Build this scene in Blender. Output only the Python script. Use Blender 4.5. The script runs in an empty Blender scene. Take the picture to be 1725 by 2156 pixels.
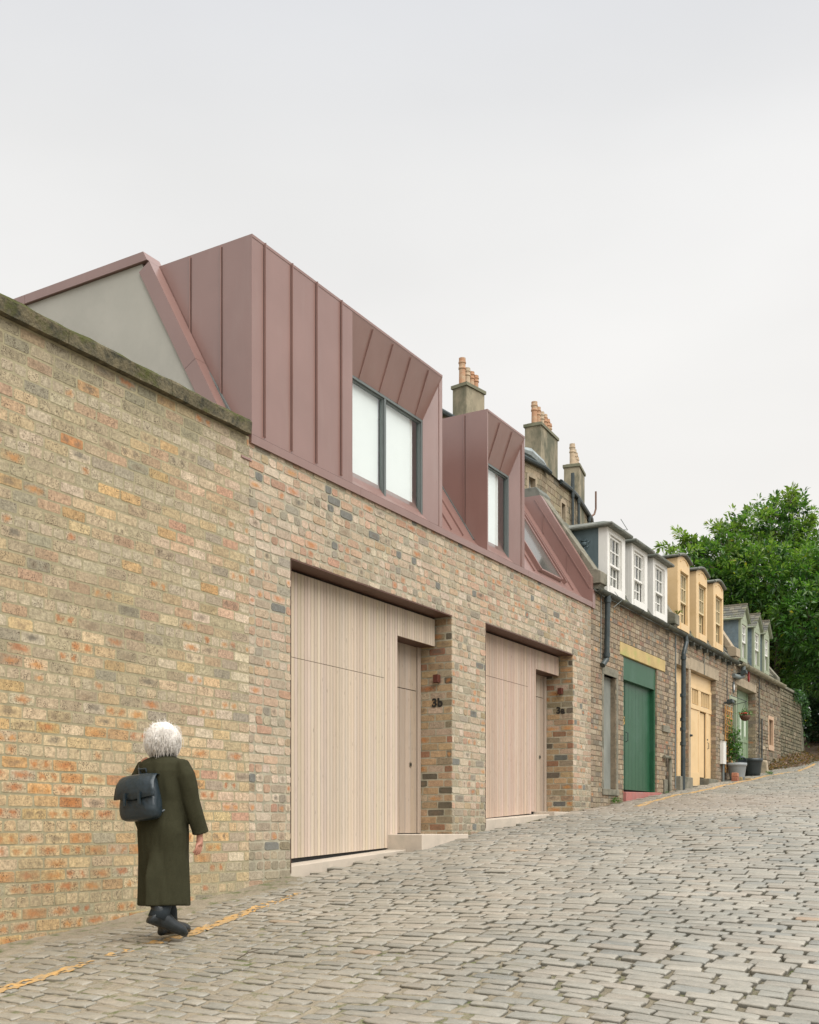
import bpy, bmesh, math, random
import numpy as np
from mathutils import Vector, Matrix
from mathutils.bvhtree import BVHTree
from mathutils import noise as mnoise
random.seed(7); np.random.seed(7)
R = math.radians
SC = bpy.context.scene
COL = SC.collection
PI = math.pi

# ------------------------------------------------------------------ camera, sky, sun, exposure
CAMD = 6.63                                   # metres from the camera to the street front (plane y = 0); z = 0 is eye level
TH = math.atan(1352.5 / 2290.0)
cd = bpy.data.cameras.new("camera"); cam = bpy.data.objects.new("camera", cd); COL.objects.link(cam)
cam.location = (0, -CAMD, 0); cam.rotation_euler = (R(90), 0, TH - R(90))
cd.sensor_fit = 'HORIZONTAL'; cd.sensor_width = 36; cd.lens = 36 * 2290 / 1725; cd.shift_y = (1745 - 1078) / 1725
cd.clip_start = 0.1; cd.clip_end = 1000
SC.camera = cam

W = bpy.data.worlds.new("World"); SC.world = W; W.use_nodes = True
SUN_EL, SUN_AZ = 52, 250
def build_world():
    nt = W.node_tree; N = nt.nodes; L = nt.links
    bg = N['Background']
    sky = N.new('ShaderNodeTexSky'); sky.sky_type = 'NISHITA'; sky.sun_disc = False
    sky.sun_elevation = R(SUN_EL); sky.sun_rotation = R(90 - SUN_AZ)
    sc = N.new('ShaderNodeVectorMath'); sc.operation = 'SCALE'; sc.inputs['Scale'].default_value = 0.012
    L.new(sky.outputs['Color'], sc.inputs[0])
    tc = N.new('ShaderNodeTexCoord')
    sep = N.new('ShaderNodeSeparateXYZ'); L.new(tc.outputs['Generated'], sep.inputs[0])
    ramp = N.new('ShaderNodeValToRGB'); e = ramp.color_ramp.elements
    e[0].position = 0.0; e[0].color = (.69, .665, .625, 1)
    e[1].position = 1.0; e[1].color = (1.35, 1.33, 1.30, 1)
    for p, c in ((.27, (.725, .70, .66, 1)), (.39, (.73, .712, .682, 1)), (.51, (.69, .68, .662, 1)), (.62, (.605, .608, .618, 1)), (.68, (.72, .725, .74, 1)), (.80, (1.2, 1.19, 1.18, 1))):
        k = e.new(p); k.color = c
    L.new(sep.outputs['Z'], ramp.inputs['Fac'])
    mp = N.new('ShaderNodeMapping'); mp.inputs['Scale'].default_value = (1.2, 1.2, 3.2); L.new(tc.outputs['Generated'], mp.inputs[0])
    nz = N.new('ShaderNodeTexNoise'); nz.inputs['Scale'].default_value = 1.6; nz.inputs['Detail'].default_value = 4; nz.inputs['Roughness'].default_value = .45
    L.new(mp.outputs[0], nz.inputs['Vector'])
    mr = N.new('ShaderNodeMapRange'); mr.inputs['From Min'].default_value = .3; mr.inputs['From Max'].default_value = .7
    mr.inputs['To Min'].default_value = .93; mr.inputs['To Max'].default_value = 1.06; L.new(nz.outputs['Fac'], mr.inputs['Value'])
    mul = N.new('ShaderNodeVectorMath'); mul.operation = 'SCALE'; L.new(ramp.outputs['Color'], mul.inputs[0]); L.new(mr.outputs[0], mul.inputs['Scale'])
    add = N.new('ShaderNodeVectorMath'); add.operation = 'ADD'; L.new(mul.outputs[0], add.inputs[0]); L.new(sc.outputs[0], add.inputs[1])
    L.new(add.outputs[0], bg.inputs['Color']); bg.inputs['Strength'].default_value = 0.5
build_world()
sl = bpy.data.lights.new("sun", 'SUN'); sl.energy = 1.5; sl.angle = R(60); sl.color = (1, .975, .93)
so = bpy.data.objects.new("sun", sl); COL.objects.link(so)
sd = Vector((math.cos(R(SUN_EL)) * math.cos(R(SUN_AZ)), math.cos(R(SUN_EL)) * math.sin(R(SUN_AZ)), math.sin(R(SUN_EL))))
so.rotation_euler = sd.to_track_quat('Z', 'Y').to_euler(); so.location = (0, -10, 30)
SC.view_settings.view_transform = 'Standard'; SC.view_settings.look = 'None'; SC.view_settings.gamma = 1
SC.view_settings.exposure = 1.3
SC.render.film_transparent = False

# ------------------------------------------------------------------ helpers
def tag(o, label=None, cat=None, group=None, kind=None):
    if label: o["label"] = label
    if cat: o["category"] = cat
    if group: o["group"] = group
    if kind: o["kind"] = kind
    return o
def empty(name, loc=(0, 0, 0), label=None, cat=None, group=None):
    o = bpy.data.objects.new(name, None); COL.objects.link(o); o.location = loc; o.empty_display_size = .3
    return tag(o, label, cat, group)
class MB:
    def __init__(s): s.v = []; s.f = []; s.m = []; s.c = []; s.l = []; s.cur = (1, 1, 1, 1); s.loc = (0, 0, 0, 0)
    def add(s, vs, fs, mi=0):
        b = len(s.v); s.v.extend(vs); s.f.extend([tuple(b + i for i in f) for f in fs]); s.m.extend([mi] * len(fs))
        s.c.extend([s.cur] * len(vs)); s.l.extend([s.loc] * len(vs))
    def box(s, x0, x1, y0, y1, z0, z1, mi=0):
        s.hexa([(x0, y0, z0), (x1, y0, z0), (x1, y1, z0), (x0, y1, z0)], [(x0, y0, z1), (x1, y0, z1), (x1, y1, z1), (x0, y1, z1)], mi)
    def hexa(s, a, b, mi=0):
        n = len(a); s.add(list(a) + list(b), [tuple(range(n - 1, -1, -1)), tuple(range(n, 2 * n))] + [(i, (i + 1) % n, n + (i + 1) % n, n + i) for i in range(n)], mi)
    def prism_x(s, prof, x0, x1, mi=0):         # prof: (y,z) points, counter-clockwise seen from +x
        s.hexa([(x0, y, z) for y, z in prof], [(x1, y, z) for y, z in prof], mi)
    def prism_y(s, prof, y0, y1, mi=0):         # prof: (x,z) points
        s.hexa([(x, y0, z) for x, z in prof], [(x, y1, z) for x, z in prof], mi)
    def quad(s, a, b, c, d, mi=0): s.add([a, b, c, d], [(0, 1, 2, 3)], mi)
    def tube(s, pts, r, n=10, mi=0, cap=True):
        pts = [Vector(p) for p in pts]; k = len(pts); rr = r if isinstance(r, (list, tuple)) else [r] * k
        vs = []; up = None
        for i, p in enumerate(pts):
            t = (pts[min(i + 1, k - 1)] - pts[max(i - 1, 0)]).normalized()
            if up is None: up = t.orthogonal().normalized()
            up = (up - t * up.dot(t)).normalized() if (up - t * up.dot(t)).length > 1e-5 else t.orthogonal().normalized()
            w = t.cross(up)
            for j in range(n):
                a = 2 * PI * j / n; vs.append(tuple(p + (up * math.cos(a) + w * math.sin(a)) * rr[i]))
        fs = [(i * n + j, i * n + (j + 1) % n, (i + 1) * n + (j + 1) % n, (i + 1) * n + j) for i in range(k - 1) for j in range(n)]
        if cap: fs += [tuple(range(n - 1, -1, -1)), tuple((k - 1) * n + j for j in range(n))]
        s.add(vs, fs, mi)
    def lathe(s, cx, cy, prof, n=20, mi=0):     # prof: (r,z)
        vs = [(cx + r * math.cos(2 * PI * j / n), cy + r * math.sin(2 * PI * j / n), z) for r, z in prof for j in range(n)]
        fs = [(i * n + j, i * n + (j + 1) % n, (i + 1) * n + (j + 1) % n, (i + 1) * n + j) for i in range(len(prof) - 1) for j in range(n)]
        fs += [tuple(range(n - 1, -1, -1)), tuple((len(prof) - 1) * n + j for j in range(n))]
        s.add(vs, fs, mi)
    def build(s, name, mats, parent=None, bevel=0, smooth=False, attrs=False, fix=True):
        me = bpy.data.meshes.new(name); me.from_pydata(s.v, [], s.f)
        for m in (mats if isinstance(mats, (list, tuple)) else [mats]): me.materials.append(m)
        if len(me.materials) > 1: me.polygons.foreach_set('material_index', s.m)
        if attrs:
            a = me.color_attributes.new('bc', 'FLOAT_COLOR', 'POINT'); a.data.foreach_set('color', np.array(s.c, 'f').ravel())
            a = me.color_attributes.new('bl', 'FLOAT_COLOR', 'POINT'); a.data.foreach_set('color', np.array(s.l, 'f').ravel())
        if fix and not attrs:
            bm = bmesh.new(); bm.from_mesh(me); bmesh.ops.recalc_face_normals(bm, faces=bm.faces); bm.to_mesh(me); bm.free()
        if smooth: me.polygons.foreach_set('use_smooth', [True] * len(me.polygons))
        me.update()
        o = bpy.data.objects.new(name, me); COL.objects.link(o)
        if parent:
            o.parent = parent
            pl = Vector((0, 0, 0)); q = parent
            while q: pl += q.location; q = q.parent
            o.location = -pl if parent.get('_w') is None else (0, 0, 0)
        if bevel:
            b = o.modifiers.new('bevel', 'BEVEL'); b.width = bevel; b.segments = 2; b.limit_method = 'ANGLE'; b.angle_limit = R(40)
        return o
# all geometry is written in world coordinates; parents sit at their thing's base and children are offset back
def interp(x, xs, ys): return float(np.interp(x, xs, ys))
GX = [-80, -30, -10, 0, 5.33, 8.86, 12.39, 16.5, 21.8, 29.3, 36, 42, 48, 70, 300]
GZ = [-5.5, -3.6, -2.2, -1.38, -.875, -.51, -.13, .31, .77, 1.50, 2.15, 3.1, 3.9, 5.0, 6.0]
_xs = np.linspace(-80, 300, 1521); _zs = np.interp(_xs, GX, GZ); _k = np.ones(9) / 9; _zs2 = np.convolve(np.pad(_zs, 4, 'edge'), _k, 'valid')
def zg(x, y):
    x = np.asarray(x, float); y = np.asarray(y, float)
    z = np.interp(x, _xs, _zs2)
    t = np.clip(-y - 3.6, 0, 4); z = z - .028 * t ** 1.5
    z = z + .006 * np.sin(x * 1.7 + y * .9) + .007 * np.sin(x * .83 - y * 1.9 + 2) + .006 * np.sin(x * 3.9 + 1.3 * np.sin(y * 2.1))
    a = np.clip((x - 8.5) / .35, 0, 1) * np.clip((15 - x) / 3, 0, 1) * np.clip((2.6 + y) / 1.2, 0, 1)
    return z + .03 * a
def Zg(x, y): return float(zg(x, y))

# ------------------------------------------------------------------ materials
def newmat(name):
    m = bpy.data.materials.new(name); m.use_nodes = True; nt = m.node_tree
    return m, nt, nt.nodes, nt.links, nt.nodes['Principled BSDF']
def nd(N, t, **kw):
    n = N.new(t)
    for k, v in kw.items():
        if k in n.inputs: n.inputs[k].default_value = v
        else: setattr(n, k, v)
    return n
def coords(N, L, scale=(1, 1, 1)):
    tc = N.new('ShaderNodeTexCoord'); mp = N.new('ShaderNodeMapping'); mp.inputs['Scale'].default_value = scale
    L.new(tc.outputs['Object'], mp.inputs[0]); return mp.outputs[0]
def noise(N, L, vec, scale, detail=4, rough=.6):
    n = nd(N, 'ShaderNodeTexNoise', Scale=scale, Detail=detail, Roughness=rough); L.new(vec, n.inputs['Vector']); return n.outputs['Fac']
def rng(N, L, v, a, b, c=0., d=1.):
    m = N.new('ShaderNodeMapRange'); m.inputs['From Min'].default_value = a; m.inputs['From Max'].default_value = b
    m.inputs['To Min'].default_value = c; m.inputs['To Max'].default_value = d
    L.new(v, m.inputs['Value']); return m.outputs[0]
def mth(N, L, op, a, b=None, c=None):
    m = N.new('ShaderNodeMath'); m.operation = op
    for i, v in enumerate((a, b, c)):
        if v is None: continue
        if isinstance(v, (int, float)): m.inputs[i].default_value = v
        else: L.new(v, m.inputs[i])
    return m.outputs[0]
def mix(N, L, f, a, b, mode='MIX'):
    m = N.new('ShaderNodeMix'); m.data_type = 'RGBA'; m.blend_type = mode
    for k, v in ((0, f), (6, a), (7, b)):
        if isinstance(v, (int, float)): m.inputs[k].default_value = v
        elif isinstance(v, tuple): m.inputs[k].default_value = v if len(v) == 4 else v + (1,)
        else: L.new(v, m.inputs[k])
    return m.outputs[2]
def bump(N, L, P, h, strength=.3, dist=.01):
    b = nd(N, 'ShaderNodeBump', Strength=strength, Distance=dist); L.new(h, b.inputs['Height']); L.new(b.outputs[0], P.inputs['Normal'])
def mat(name, col, rough=.6, var=.15, scale=8, stretch=(1, 1, 1), bmp=.1, bs=60, col2=None, metal=0, spec=.5, c2t=(.5, .65)):
    m, nt, N, L, P = newmat(name); v = coords(N, L, stretch)
    n = noise(N, L, v, scale); c = mix(N, L, rng(N, L, n, .25, .75), tuple(k * (1 - var) for k in col), tuple(min(1, k * (1 + var)) for k in col))
    if col2: c = mix(N, L, rng(N, L, noise(N, L, v, scale * .45, 6, .7), *c2t), c, col2)
    L.new(c, P.inputs['Base Color']); P.inputs['Roughness'].default_value = rough; P.inputs['Metallic'].default_value = metal
    P.inputs['Specular IOR Level'].default_value = spec
    if bmp: bump(N, L, P, noise(N, L, v, bs, 3), bmp)
    return m
def brick_mat(name, mott=.16, grime=1.0):
    m, nt, N, L, P = newmat(name); v = coords(N, L)
    a = nd(N, 'ShaderNodeVertexColor', layer_name='bc'); b = nd(N, 'ShaderNodeVertexColor', layer_name='bl')
    sp = N.new('ShaderNodeSeparateColor'); L.new(b.outputs['Color'], sp.inputs[0])
    lu, lv, ty = sp.outputs[0], sp.outputs[1], sp.outputs[2]; rnd = b.outputs['Alpha']
    c = a.outputs['Color']
    n1 = noise(N, L, v, 34, 6, .72); c = mix(N, L, rng(N, L, n1, .3, .7), mix(N, L, 1, c, (1 - mott * 2.0,) * 3, 'MULTIPLY'), mix(N, L, 1, c, (1 + mott,) * 3, 'MULTIPLY'))
    n2 = noise(N, L, v, 14, 3, .5)
    # burnt-orange blotches, kiln marks (two round spots on some bricks)
    wv = noise(N, L, v, 22, 3, .6); wv2 = noise(N, L, coords(N, L, (1.3, 1, -1.7)), 19, 3, .6); lu = mth(N, L, 'ADD', lu, mth(N, L, 'MULTIPLY', mth(N, L, 'SUBTRACT', wv, .5), .5)); lv = mth(N, L, 'ADD', lv, mth(N, L, 'MULTIPLY', mth(N, L, 'SUBTRACT', wv2, .5), .9))
    ofs = mth(N, L, 'MULTIPLY', mth(N, L, 'SUBTRACT', rnd, .5), .16)
    d1 = mth(N, L, 'POWER', mth(N, L, 'MULTIPLY', mth(N, L, 'SUBTRACT', lu, mth(N, L, 'ADD', ofs, .24)), 4.6), 2.); d2 = mth(N, L, 'POWER', mth(N, L, 'MULTIPLY', mth(N, L, 'SUBTRACT', lu, mth(N, L, 'ADD', ofs, .74)), 6.2), 2.)
    dv = mth(N, L, 'POWER', mth(N, L, 'MULTIPLY', mth(N, L, 'SUBTRACT', lv, mth(N, L, 'ADD', mth(N, L, 'MULTIPLY', ofs, -1.2), .5)), 2.3), 2.)
    sp2 = rng(N, L, mth(N, L, 'ADD', mth(N, L, 'SQRT', mth(N, L, 'ADD', mth(N, L, 'MINIMUM', d1, d2), dv)), mth(N, L, 'MULTIPLY', n1, .7)), 1.35, .6)
    ctr = rng(N, L, mth(N, L, 'ADD', mth(N, L, 'SQRT', mth(N, L, 'ADD', mth(N, L, 'POWER', mth(N, L, 'MULTIPLY', mth(N, L, 'SUBTRACT', lu, .5), 2.2), 2.), dv)), mth(N, L, 'MULTIPLY', n2, 1.2)), 1.6, .8)
    # ty: 0 plain, .25 two orange spots, .5 orange centre, .75 dark centre, 1 dark spots
    def band(x): return mth(N, L, 'LESS_THAN', mth(N, L, 'ABSOLUTE', mth(N, L, 'SUBTRACT', ty, x)), .1)
    org = mth(N, L, 'MAXIMUM', mth(N, L, 'MULTIPLY', band(.25), sp2), mth(N, L, 'MULTIPLY', band(.5), ctr))
    ocol = mix(N, L, rnd, (.43, .14, .05), (.52, .25, .08))
    c = mix(N, L, mth(N, L, 'MULTIPLY', org, .8), c, ocol)
    drk = mth(N, L, 'MAXIMUM', mth(N, L, 'MULTIPLY', band(1.0), sp2), mth(N, L, 'MULTIPLY', band(.75), ctr))
    dcol = mix(N, L, rnd, (.10, .10, .085), (.22, .145, .09))
    c = mix(N, L, mth(N, L, 'MULTIPLY', drk, mth(N, L, 'ADD', mth(N, L, 'MULTIPLY', rnd, -.3), .75)), c, dcol)
    bt = rng(N, L, noise(N, L, v, 12, 5, .68), .46, .66, 0, .45); c = mix(N, L, bt, c, mix(N, L, 1, c, (.62, .60, .56), 'MULTIPLY'))
    # iron speckle
    vo = nd(N, 'ShaderNodeTexVoronoi', Scale=95.); L.new(v, vo.inputs['Vector'])
    spk = mth(N, L, 'MULTIPLY', rng(N, L, vo.outputs['Distance'], .40, .28), rng(N, L, noise(N, L, v, 13, 3), .44, .54))
    c = mix(N, L, mth(N, L, 'MULTIPLY', spk, mth(N, L, 'MULTIPLY', a.outputs['Alpha'], .95)), c, (.075, .052, .034))
    ck = mth(N, L, 'ABSOLUTE', mth(N, L, 'SUBTRACT', noise(N, L, v, 26, 4, .7), .5)); c = mix(N, L, mth(N, L, 'MULTIPLY', rng(N, L, ck, .022, .004), .42), c, (.13, .10, .065))
    if grime: c = mix(N, L, mth(N, L, 'MULTIPLY', rng(N, L, noise(N, L, coords(N, L, (1, 1, .7)), 1.3, 5, .65), .48, .75), .45 * grime), c, (.215, .19, .135))
    L.new(c, P.inputs['Base Color']); P.inputs['Roughness'].default_value = .85; P.inputs['Specular IOR Level'].default_value = .25
    bump(N, L, P, mth(N, L, 'SUBTRACT', n1, mth(N, L, 'MULTIPLY', spk, .6)), .55, .006)
    return m
M = {}
M['brick'] = brick_mat('weathered_brick', .24, 1.1)
M['brick_new'] = brick_mat('reclaimed_brick', .14, .45)
M['brick_old'] = brick_mat('old_brick', .22, 1.1)
M['rubble'] = brick_mat('rubble_stone', .3, 1.4)
M['mortar'] = mat('mortar', (.33, .29, .18), .95, .2, 14, bmp=.5, bs=160, col2=(.27, .24, .145))
M['mortar_new'] = mat('lime_mortar', (.37, .335, .245), .95, .22, 10, bmp=.5, bs=160, col2=(.27, .255, .18))
M['mortar_old'] = mat('dark_mortar', (.22, .175, .12), .95, .25, 10, bmp=.5, bs=120, col2=(.12, .10, .07))
def zinc_mat():
    m, nt, N, L, P = newmat('red_metal'); v = coords(N, L)
    c = mix(N, L, rng(N, L, noise(N, L, v, 1.1, 3), .3, .7), (.205, .108, .088), (.245, .133, .110))
    c = mix(N, L, rng(N, L, noise(N, L, v, 220, 2), .35, .65), mix(N, L, 1, c, (.93, .93, .93), 'MULTIPLY'), c)
    c = mix(N, L, rng(N, L, noise(N, L, coords(N, L, (1, 1, .12)), 9, 4), .55, .8, 0, .3), c, (.27, .19, .16))
    L.new(c, P.inputs['Base Color']); P.inputs['Roughness'].default_value = .36; P.inputs['IOR'].default_value = 2.0
    h = mth(N, L, 'ADD', mth(N, L, 'MULTIPLY', noise(N, L, coords(N, L, (1, 1, .35)), 3.2, 2), 1.0), mth(N, L, 'MULTIPLY', noise(N, L, v, 300, 2), .01))
    bump(N, L, P, h, .35, .02); return m
M['zinc'] = zinc_mat()
M['seam_shade'] = mat('dark_seam_shade', (.035, .02, .016), .8, .05, 3, bmp=0)  # dark brown painted shade for the lines beside the metal seams
M['soffit'] = mat('soffit_metal', (.105, .050, .033), .45, .08, 3, bmp=.03, metal=.2)
M['frame'] = mat('dark_grey_frame', (.125, .145, .14), .4, .05, 5, bmp=0)
M['dark'] = mat('black_gap', (.012, .012, .012), .8, .1, 5, bmp=0)
M['render'] = mat('grey_render', (.43, .42, .37), .9, .06, 2.5, bmp=.5, bs=220, col2=(.40, .39, .345))
def coping_mat():
    m, nt, N, L, P = newmat('mossy_stone'); v = coords(N, L)
    n = noise(N, L, v, 9, 6, .7); c = mix(N, L, rng(N, L, n, .35, .65), (.035, .034, .02), (.17, .14, .08))
    g = N.new('ShaderNodeNewGeometry'); s = N.new('ShaderNodeSeparateXYZ'); L.new(g.outputs['Normal'], s.inputs[0])
    ms = mth(N, L, 'ADD', noise(N, L, v, 4, 5, .7), mth(N, L, 'MULTIPLY', s.outputs['Z'], .18))
    c = mix(N, L, rng(N, L, ms, .50, .64), c, (.062, .065, .012))
    L.new(c, P.inputs['Base Color']); P.inputs['Roughness'].default_value = .95
    bump(N, L, P, mth(N, L, 'ADD', n, noise(N, L, v, 45, 4)), .8, .02); return m
M['coping'] = coping_mat()
def wood_mat(name, c1, c2, c3):
    m, nt, N, L, P = newmat(name); v = coords(N, L, (6, 6, .35)); v2 = coords(N, L)
    a = nd(N, 'ShaderNodeVertexColor', layer_name='bc'); r = a.outputs['Color']
    g = noise(N, L, v, 16, 5, .6)
    c = mix(N, L, rng(N, L, g, .3, .7), c1, c2)
    c = mix(N, L, rng(N, L, noise(N, L, v, 3, 2), .45, .8), c, c3)
    mp = coords(N, L, (4, 4, .9)); vo = nd(N, 'ShaderNodeTexVoronoi', Scale=4.2); L.new(mp, vo.inputs['Vector'])
    c = mix(N, L, mth(N, L, 'MULTIPLY', rng(N, L, vo.outputs['Distance'], .11, .05), .7), c, tuple(k * .5 for k in c1))
    c = mix(N, L, rng(N, L, noise(N, L, coords(N, L, (3, 3, .8)), 5, 4, .7), .58, .78, 0, .45), c, tuple(k * .74 for k in c1))
    c = mix(N, L, 1, c, r, 'MULTIPLY')
    L.new(c, P.inputs['Base Color']); P.inputs['Roughness'].default_value = .75; P.inputs['Specular IOR Level'].default_value = .25
    bump(N, L, P, g, .15, .004); return m
M['wood'] = wood_mat('pale_larch', (.50, .41, .315), (.56, .46, .355), (.52, .44, .36))
M['wood_pink'] = wood_mat('pink_larch', (.46, .335, .26), (.53, .41, .325), (.50, .41, .34))
M['wood_grey'] = wood_mat('grey_larch', (.37, .29, .22), (.44, .35, .27), (.36, .31, .26))
M['concrete'] = mat('pale_concrete', (.50, .43, .35), .85, .08, 5, bmp=.2, bs=90, col2=(.42, .37, .30))
M['conc_dark'] = mat('grey_cement', (.20, .21, .185), .85, .28, 3, (1, 1, .5), bmp=.3, bs=40, col2=(.13, .145, .12))
M['stone'] = mat('dressed_stone', (.36, .29, .20), .9, .16, 6, bmp=.4, bs=60, col2=(.24, .20, .14))
M['stone_grey'] = mat('weathered_stone', (.20, .185, .14), .92, .3, 5, bmp=.5, bs=50, col2=(.10, .10, .07))
M['stone_yel'] = mat('yellow_lintel_stone', (.46, .34, .15), .9, .18, 4, bmp=.3, bs=60, col2=(.36, .35, .12))
M['white'] = mat('white_paint', (.74, .725, .68), .45, .04, 4, bmp=.05, col2=(.70, .69, .64))
M['cream'] = mat('cream_yellow_paint', (.68, .485, .26), .5, .05, 4, bmp=.05, col2=(.63, .44, .22))
M['sash_cream'] = mat('cream_sash_paint', (.62, .50, .30), .5, .05, 4, bmp=0)
M['lead'] = mat('blue_grey_lead', (.095, .135, .145), .6, .35, 2.6, (1, 1, .5), bmp=.25, bs=10, col2=(.17, .20, .19))
M['lead_roof'] = mat('grey_lead_roof', (.15, .155, .13), .7, .3, 5, bmp=.3, bs=30, col2=(.075, .09, .07))
M['slateblue'] = mat('blue_slate_cheek', (.14, .19, .215), .7, .2, 14, bmp=.35, bs=45, col2=(.20, .24, .25))
M['sage'] = mat('sage_paint', (.30, .335, .235), .55, .05, 4, bmp=.05)
M['greendoor'] = mat('green_door_paint', (.20, .27, .165), .5, .06, 4, (3, 3, .3), bmp=.05)
def green_mat():
    m, nt, N, L, P = newmat('bottle_green_paint'); v = coords(N, L, (5, 5, .4)); v2 = coords(N, L)
    c = mix(N, L, rng(N, L, noise(N, L, v, 9, 4), .3, .7), (.010, .064, .028), (.020, .094, .044))
    c = mix(N, L, rng(N, L, noise(N, L, v2, 1.5, 4), .5, .8), c, (.04, .11, .07))
    c = mix(N, L, rng(N, L, noise(N, L, v2, 26, 3, .5), .72, .76), c, (.22, .28, .2))
    L.new(c, P.inputs['Base Color']); P.inputs['Roughness'].default_value = .42; bump(N, L, P, noise(N, L, v, 20, 3), .12, .004); return m
M['green'] = green_mat()
M['redstep'] = mat('faded_red_step', (.36, .135, .115), .85, .15, 6, bmp=.3, col2=(.30, .17, .15))
M['iron'] = mat('cast_iron_paint', (.030, .042, .044), .45, .3, 7, bmp=.1, col2=(.055, .07, .065))
M['iron_grey'] = mat('grey_pipe', (.16, .185, .18), .6, .15, 7, bmp=.1)
M['gutter'] = mat('weathered_gutter', (.055, .058, .045), .7, .35, 9, bmp=.3, bs=30, col2=(.095, .095, .06))
M['gutter_stone'] = mat('lichen_gutter', (.27, .245, .17), .9, .25, 9, bmp=.4, bs=30, col2=(.16, .15, .09))
def slate_mat():
    m, nt, N, L, P = newmat('roof_slate'); v = coords(N, L)
    a = nd(N, 'ShaderNodeVertexColor', layer_name='bc')
    c = mix(N, L, rng(N, L, noise(N, L, v, 22, 4), .3, .7), mix(N, L, 1, a.outputs['Color'], (.7, .7, .7), 'MULTIPLY'), a.outputs['Color'])
    c = mix(N, L, rng(N, L, noise(N, L, v, 4, 4), .55, .7), c, (.15, .15, .07))
    L.new(c, P.inputs['Base Color']); P.inputs['Roughness'].default_value = .8; bump(N, L, P, noise(N, L, v, 50, 4), .4, .006); return m
M['slate'] = slate_mat()
M['terracotta'] = mat('terracotta_pot', (.42, .23, .13), .8, .15, 4, (1, 1, 2), bmp=.15, col2=(.45, .34, .22))
M['buffpot'] = mat('buff_clay_pot', (.46, .35, .235), .8, .15, 4, (1, 1, 2), bmp=.15, col2=(.42, .35, .25))
M['harl'] = mat('stained_cement_render', (.28, .24, .165), .92, .3, 1.6, (1, 1, .5), bmp=.4, bs=20, col2=(.115, .115, .075), c2t=(.44, .58))
M['dirt'] = mat('soot_stain', (.05, .05, .035), .95, .3, 5, bmp=0)
M['harl_dark'] = mat('mossy_cement_render', (.17, .165, .11), .92, .25, 1.1, (1, 1, .5), bmp=.4, bs=20, col2=(.11, .115, .07))
M['blind'] = mat('white_blind', (.86, .86, .85), .8, .02, 3, bmp=0)
M['curtain'] = mat('sheer_curtain', (.30, .31, .28), .8, .1, 9, (9, 9, .3), bmp=0)
M['room'] = mat('dim_room', (.48, .53, .44), .9, .2, 2, bmp=0)
M['net'] = mat('net_curtain', (.36, .37, .355), .9, .4, 16, bmp=0, col2=(.15, .16, .15))
def glass_mat():
    m, nt, N, L, P = newmat('window_glass'); N.remove(P); out = N['Material Output']
    t = N.new('ShaderNodeBsdfTransparent'); t.inputs[0].default_value = (.90, .93, .91, 1)
    g = N.new('ShaderNodeBsdfGlossy'); g.inputs['Roughness'].default_value = .02
    f = nd(N, 'ShaderNodeLayerWeight', Blend=.5); mx = N.new('ShaderNodeMixShader')
    L.new(mth(N, L, 'ADD', mth(N, L, 'MULTIPLY', mth(N, L, 'POWER', f.outputs['Facing'], 4.), .8), .07), mx.inputs[0]); L.new(t.outputs[0], mx.inputs[1]); L.new(g.outputs[0], mx.inputs[2]); L.new(mx.outputs[0], out.inputs[0]); return m
M['glass'] = glass_mat()
def coated():
    m, nt, N, L, P = newmat('reflective_glass'); N.remove(P); out = N['Material Output']
    t = N.new('ShaderNodeBsdfTransparent'); t.inputs[0].default_value = (.93, .97, .96, 1); g = N.new('ShaderNodeBsdfGlossy'); g.inputs['Roughness'].default_value = .015; g.inputs['Color'].default_value = (.93, .96, .97, 1)
    f = nd(N, 'ShaderNodeLayerWeight', Blend=.5); mx = N.new('ShaderNodeMixShader'); L.new(mth(N, L, 'ADD', mth(N, L, 'MULTIPLY', mth(N, L, 'POWER', f.outputs['Facing'], 3.), .7), .10), mx.inputs[0]); L.new(t.outputs[0], mx.inputs[1]); L.new(g.outputs[0], mx.inputs[2]); L.new(mx.outputs[0], out.inputs[0]); return m
M['coated'] = coated()
M['black'] = mat('black_paint', (.016, .014, .011), .6, .1, 5, bmp=0)
M['brass'] = mat('brass', (.60, .42, .14), .3, .1, 5, bmp=0, metal=.9)
M['steel'] = mat('steel', (.45, .42, .35), .35, .1, 5, bmp=0, metal=.8)
M['lamp_red'] = mat('red_brown_lamp', (.10, .028, .018), .4, .05, 5, bmp=0)

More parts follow.
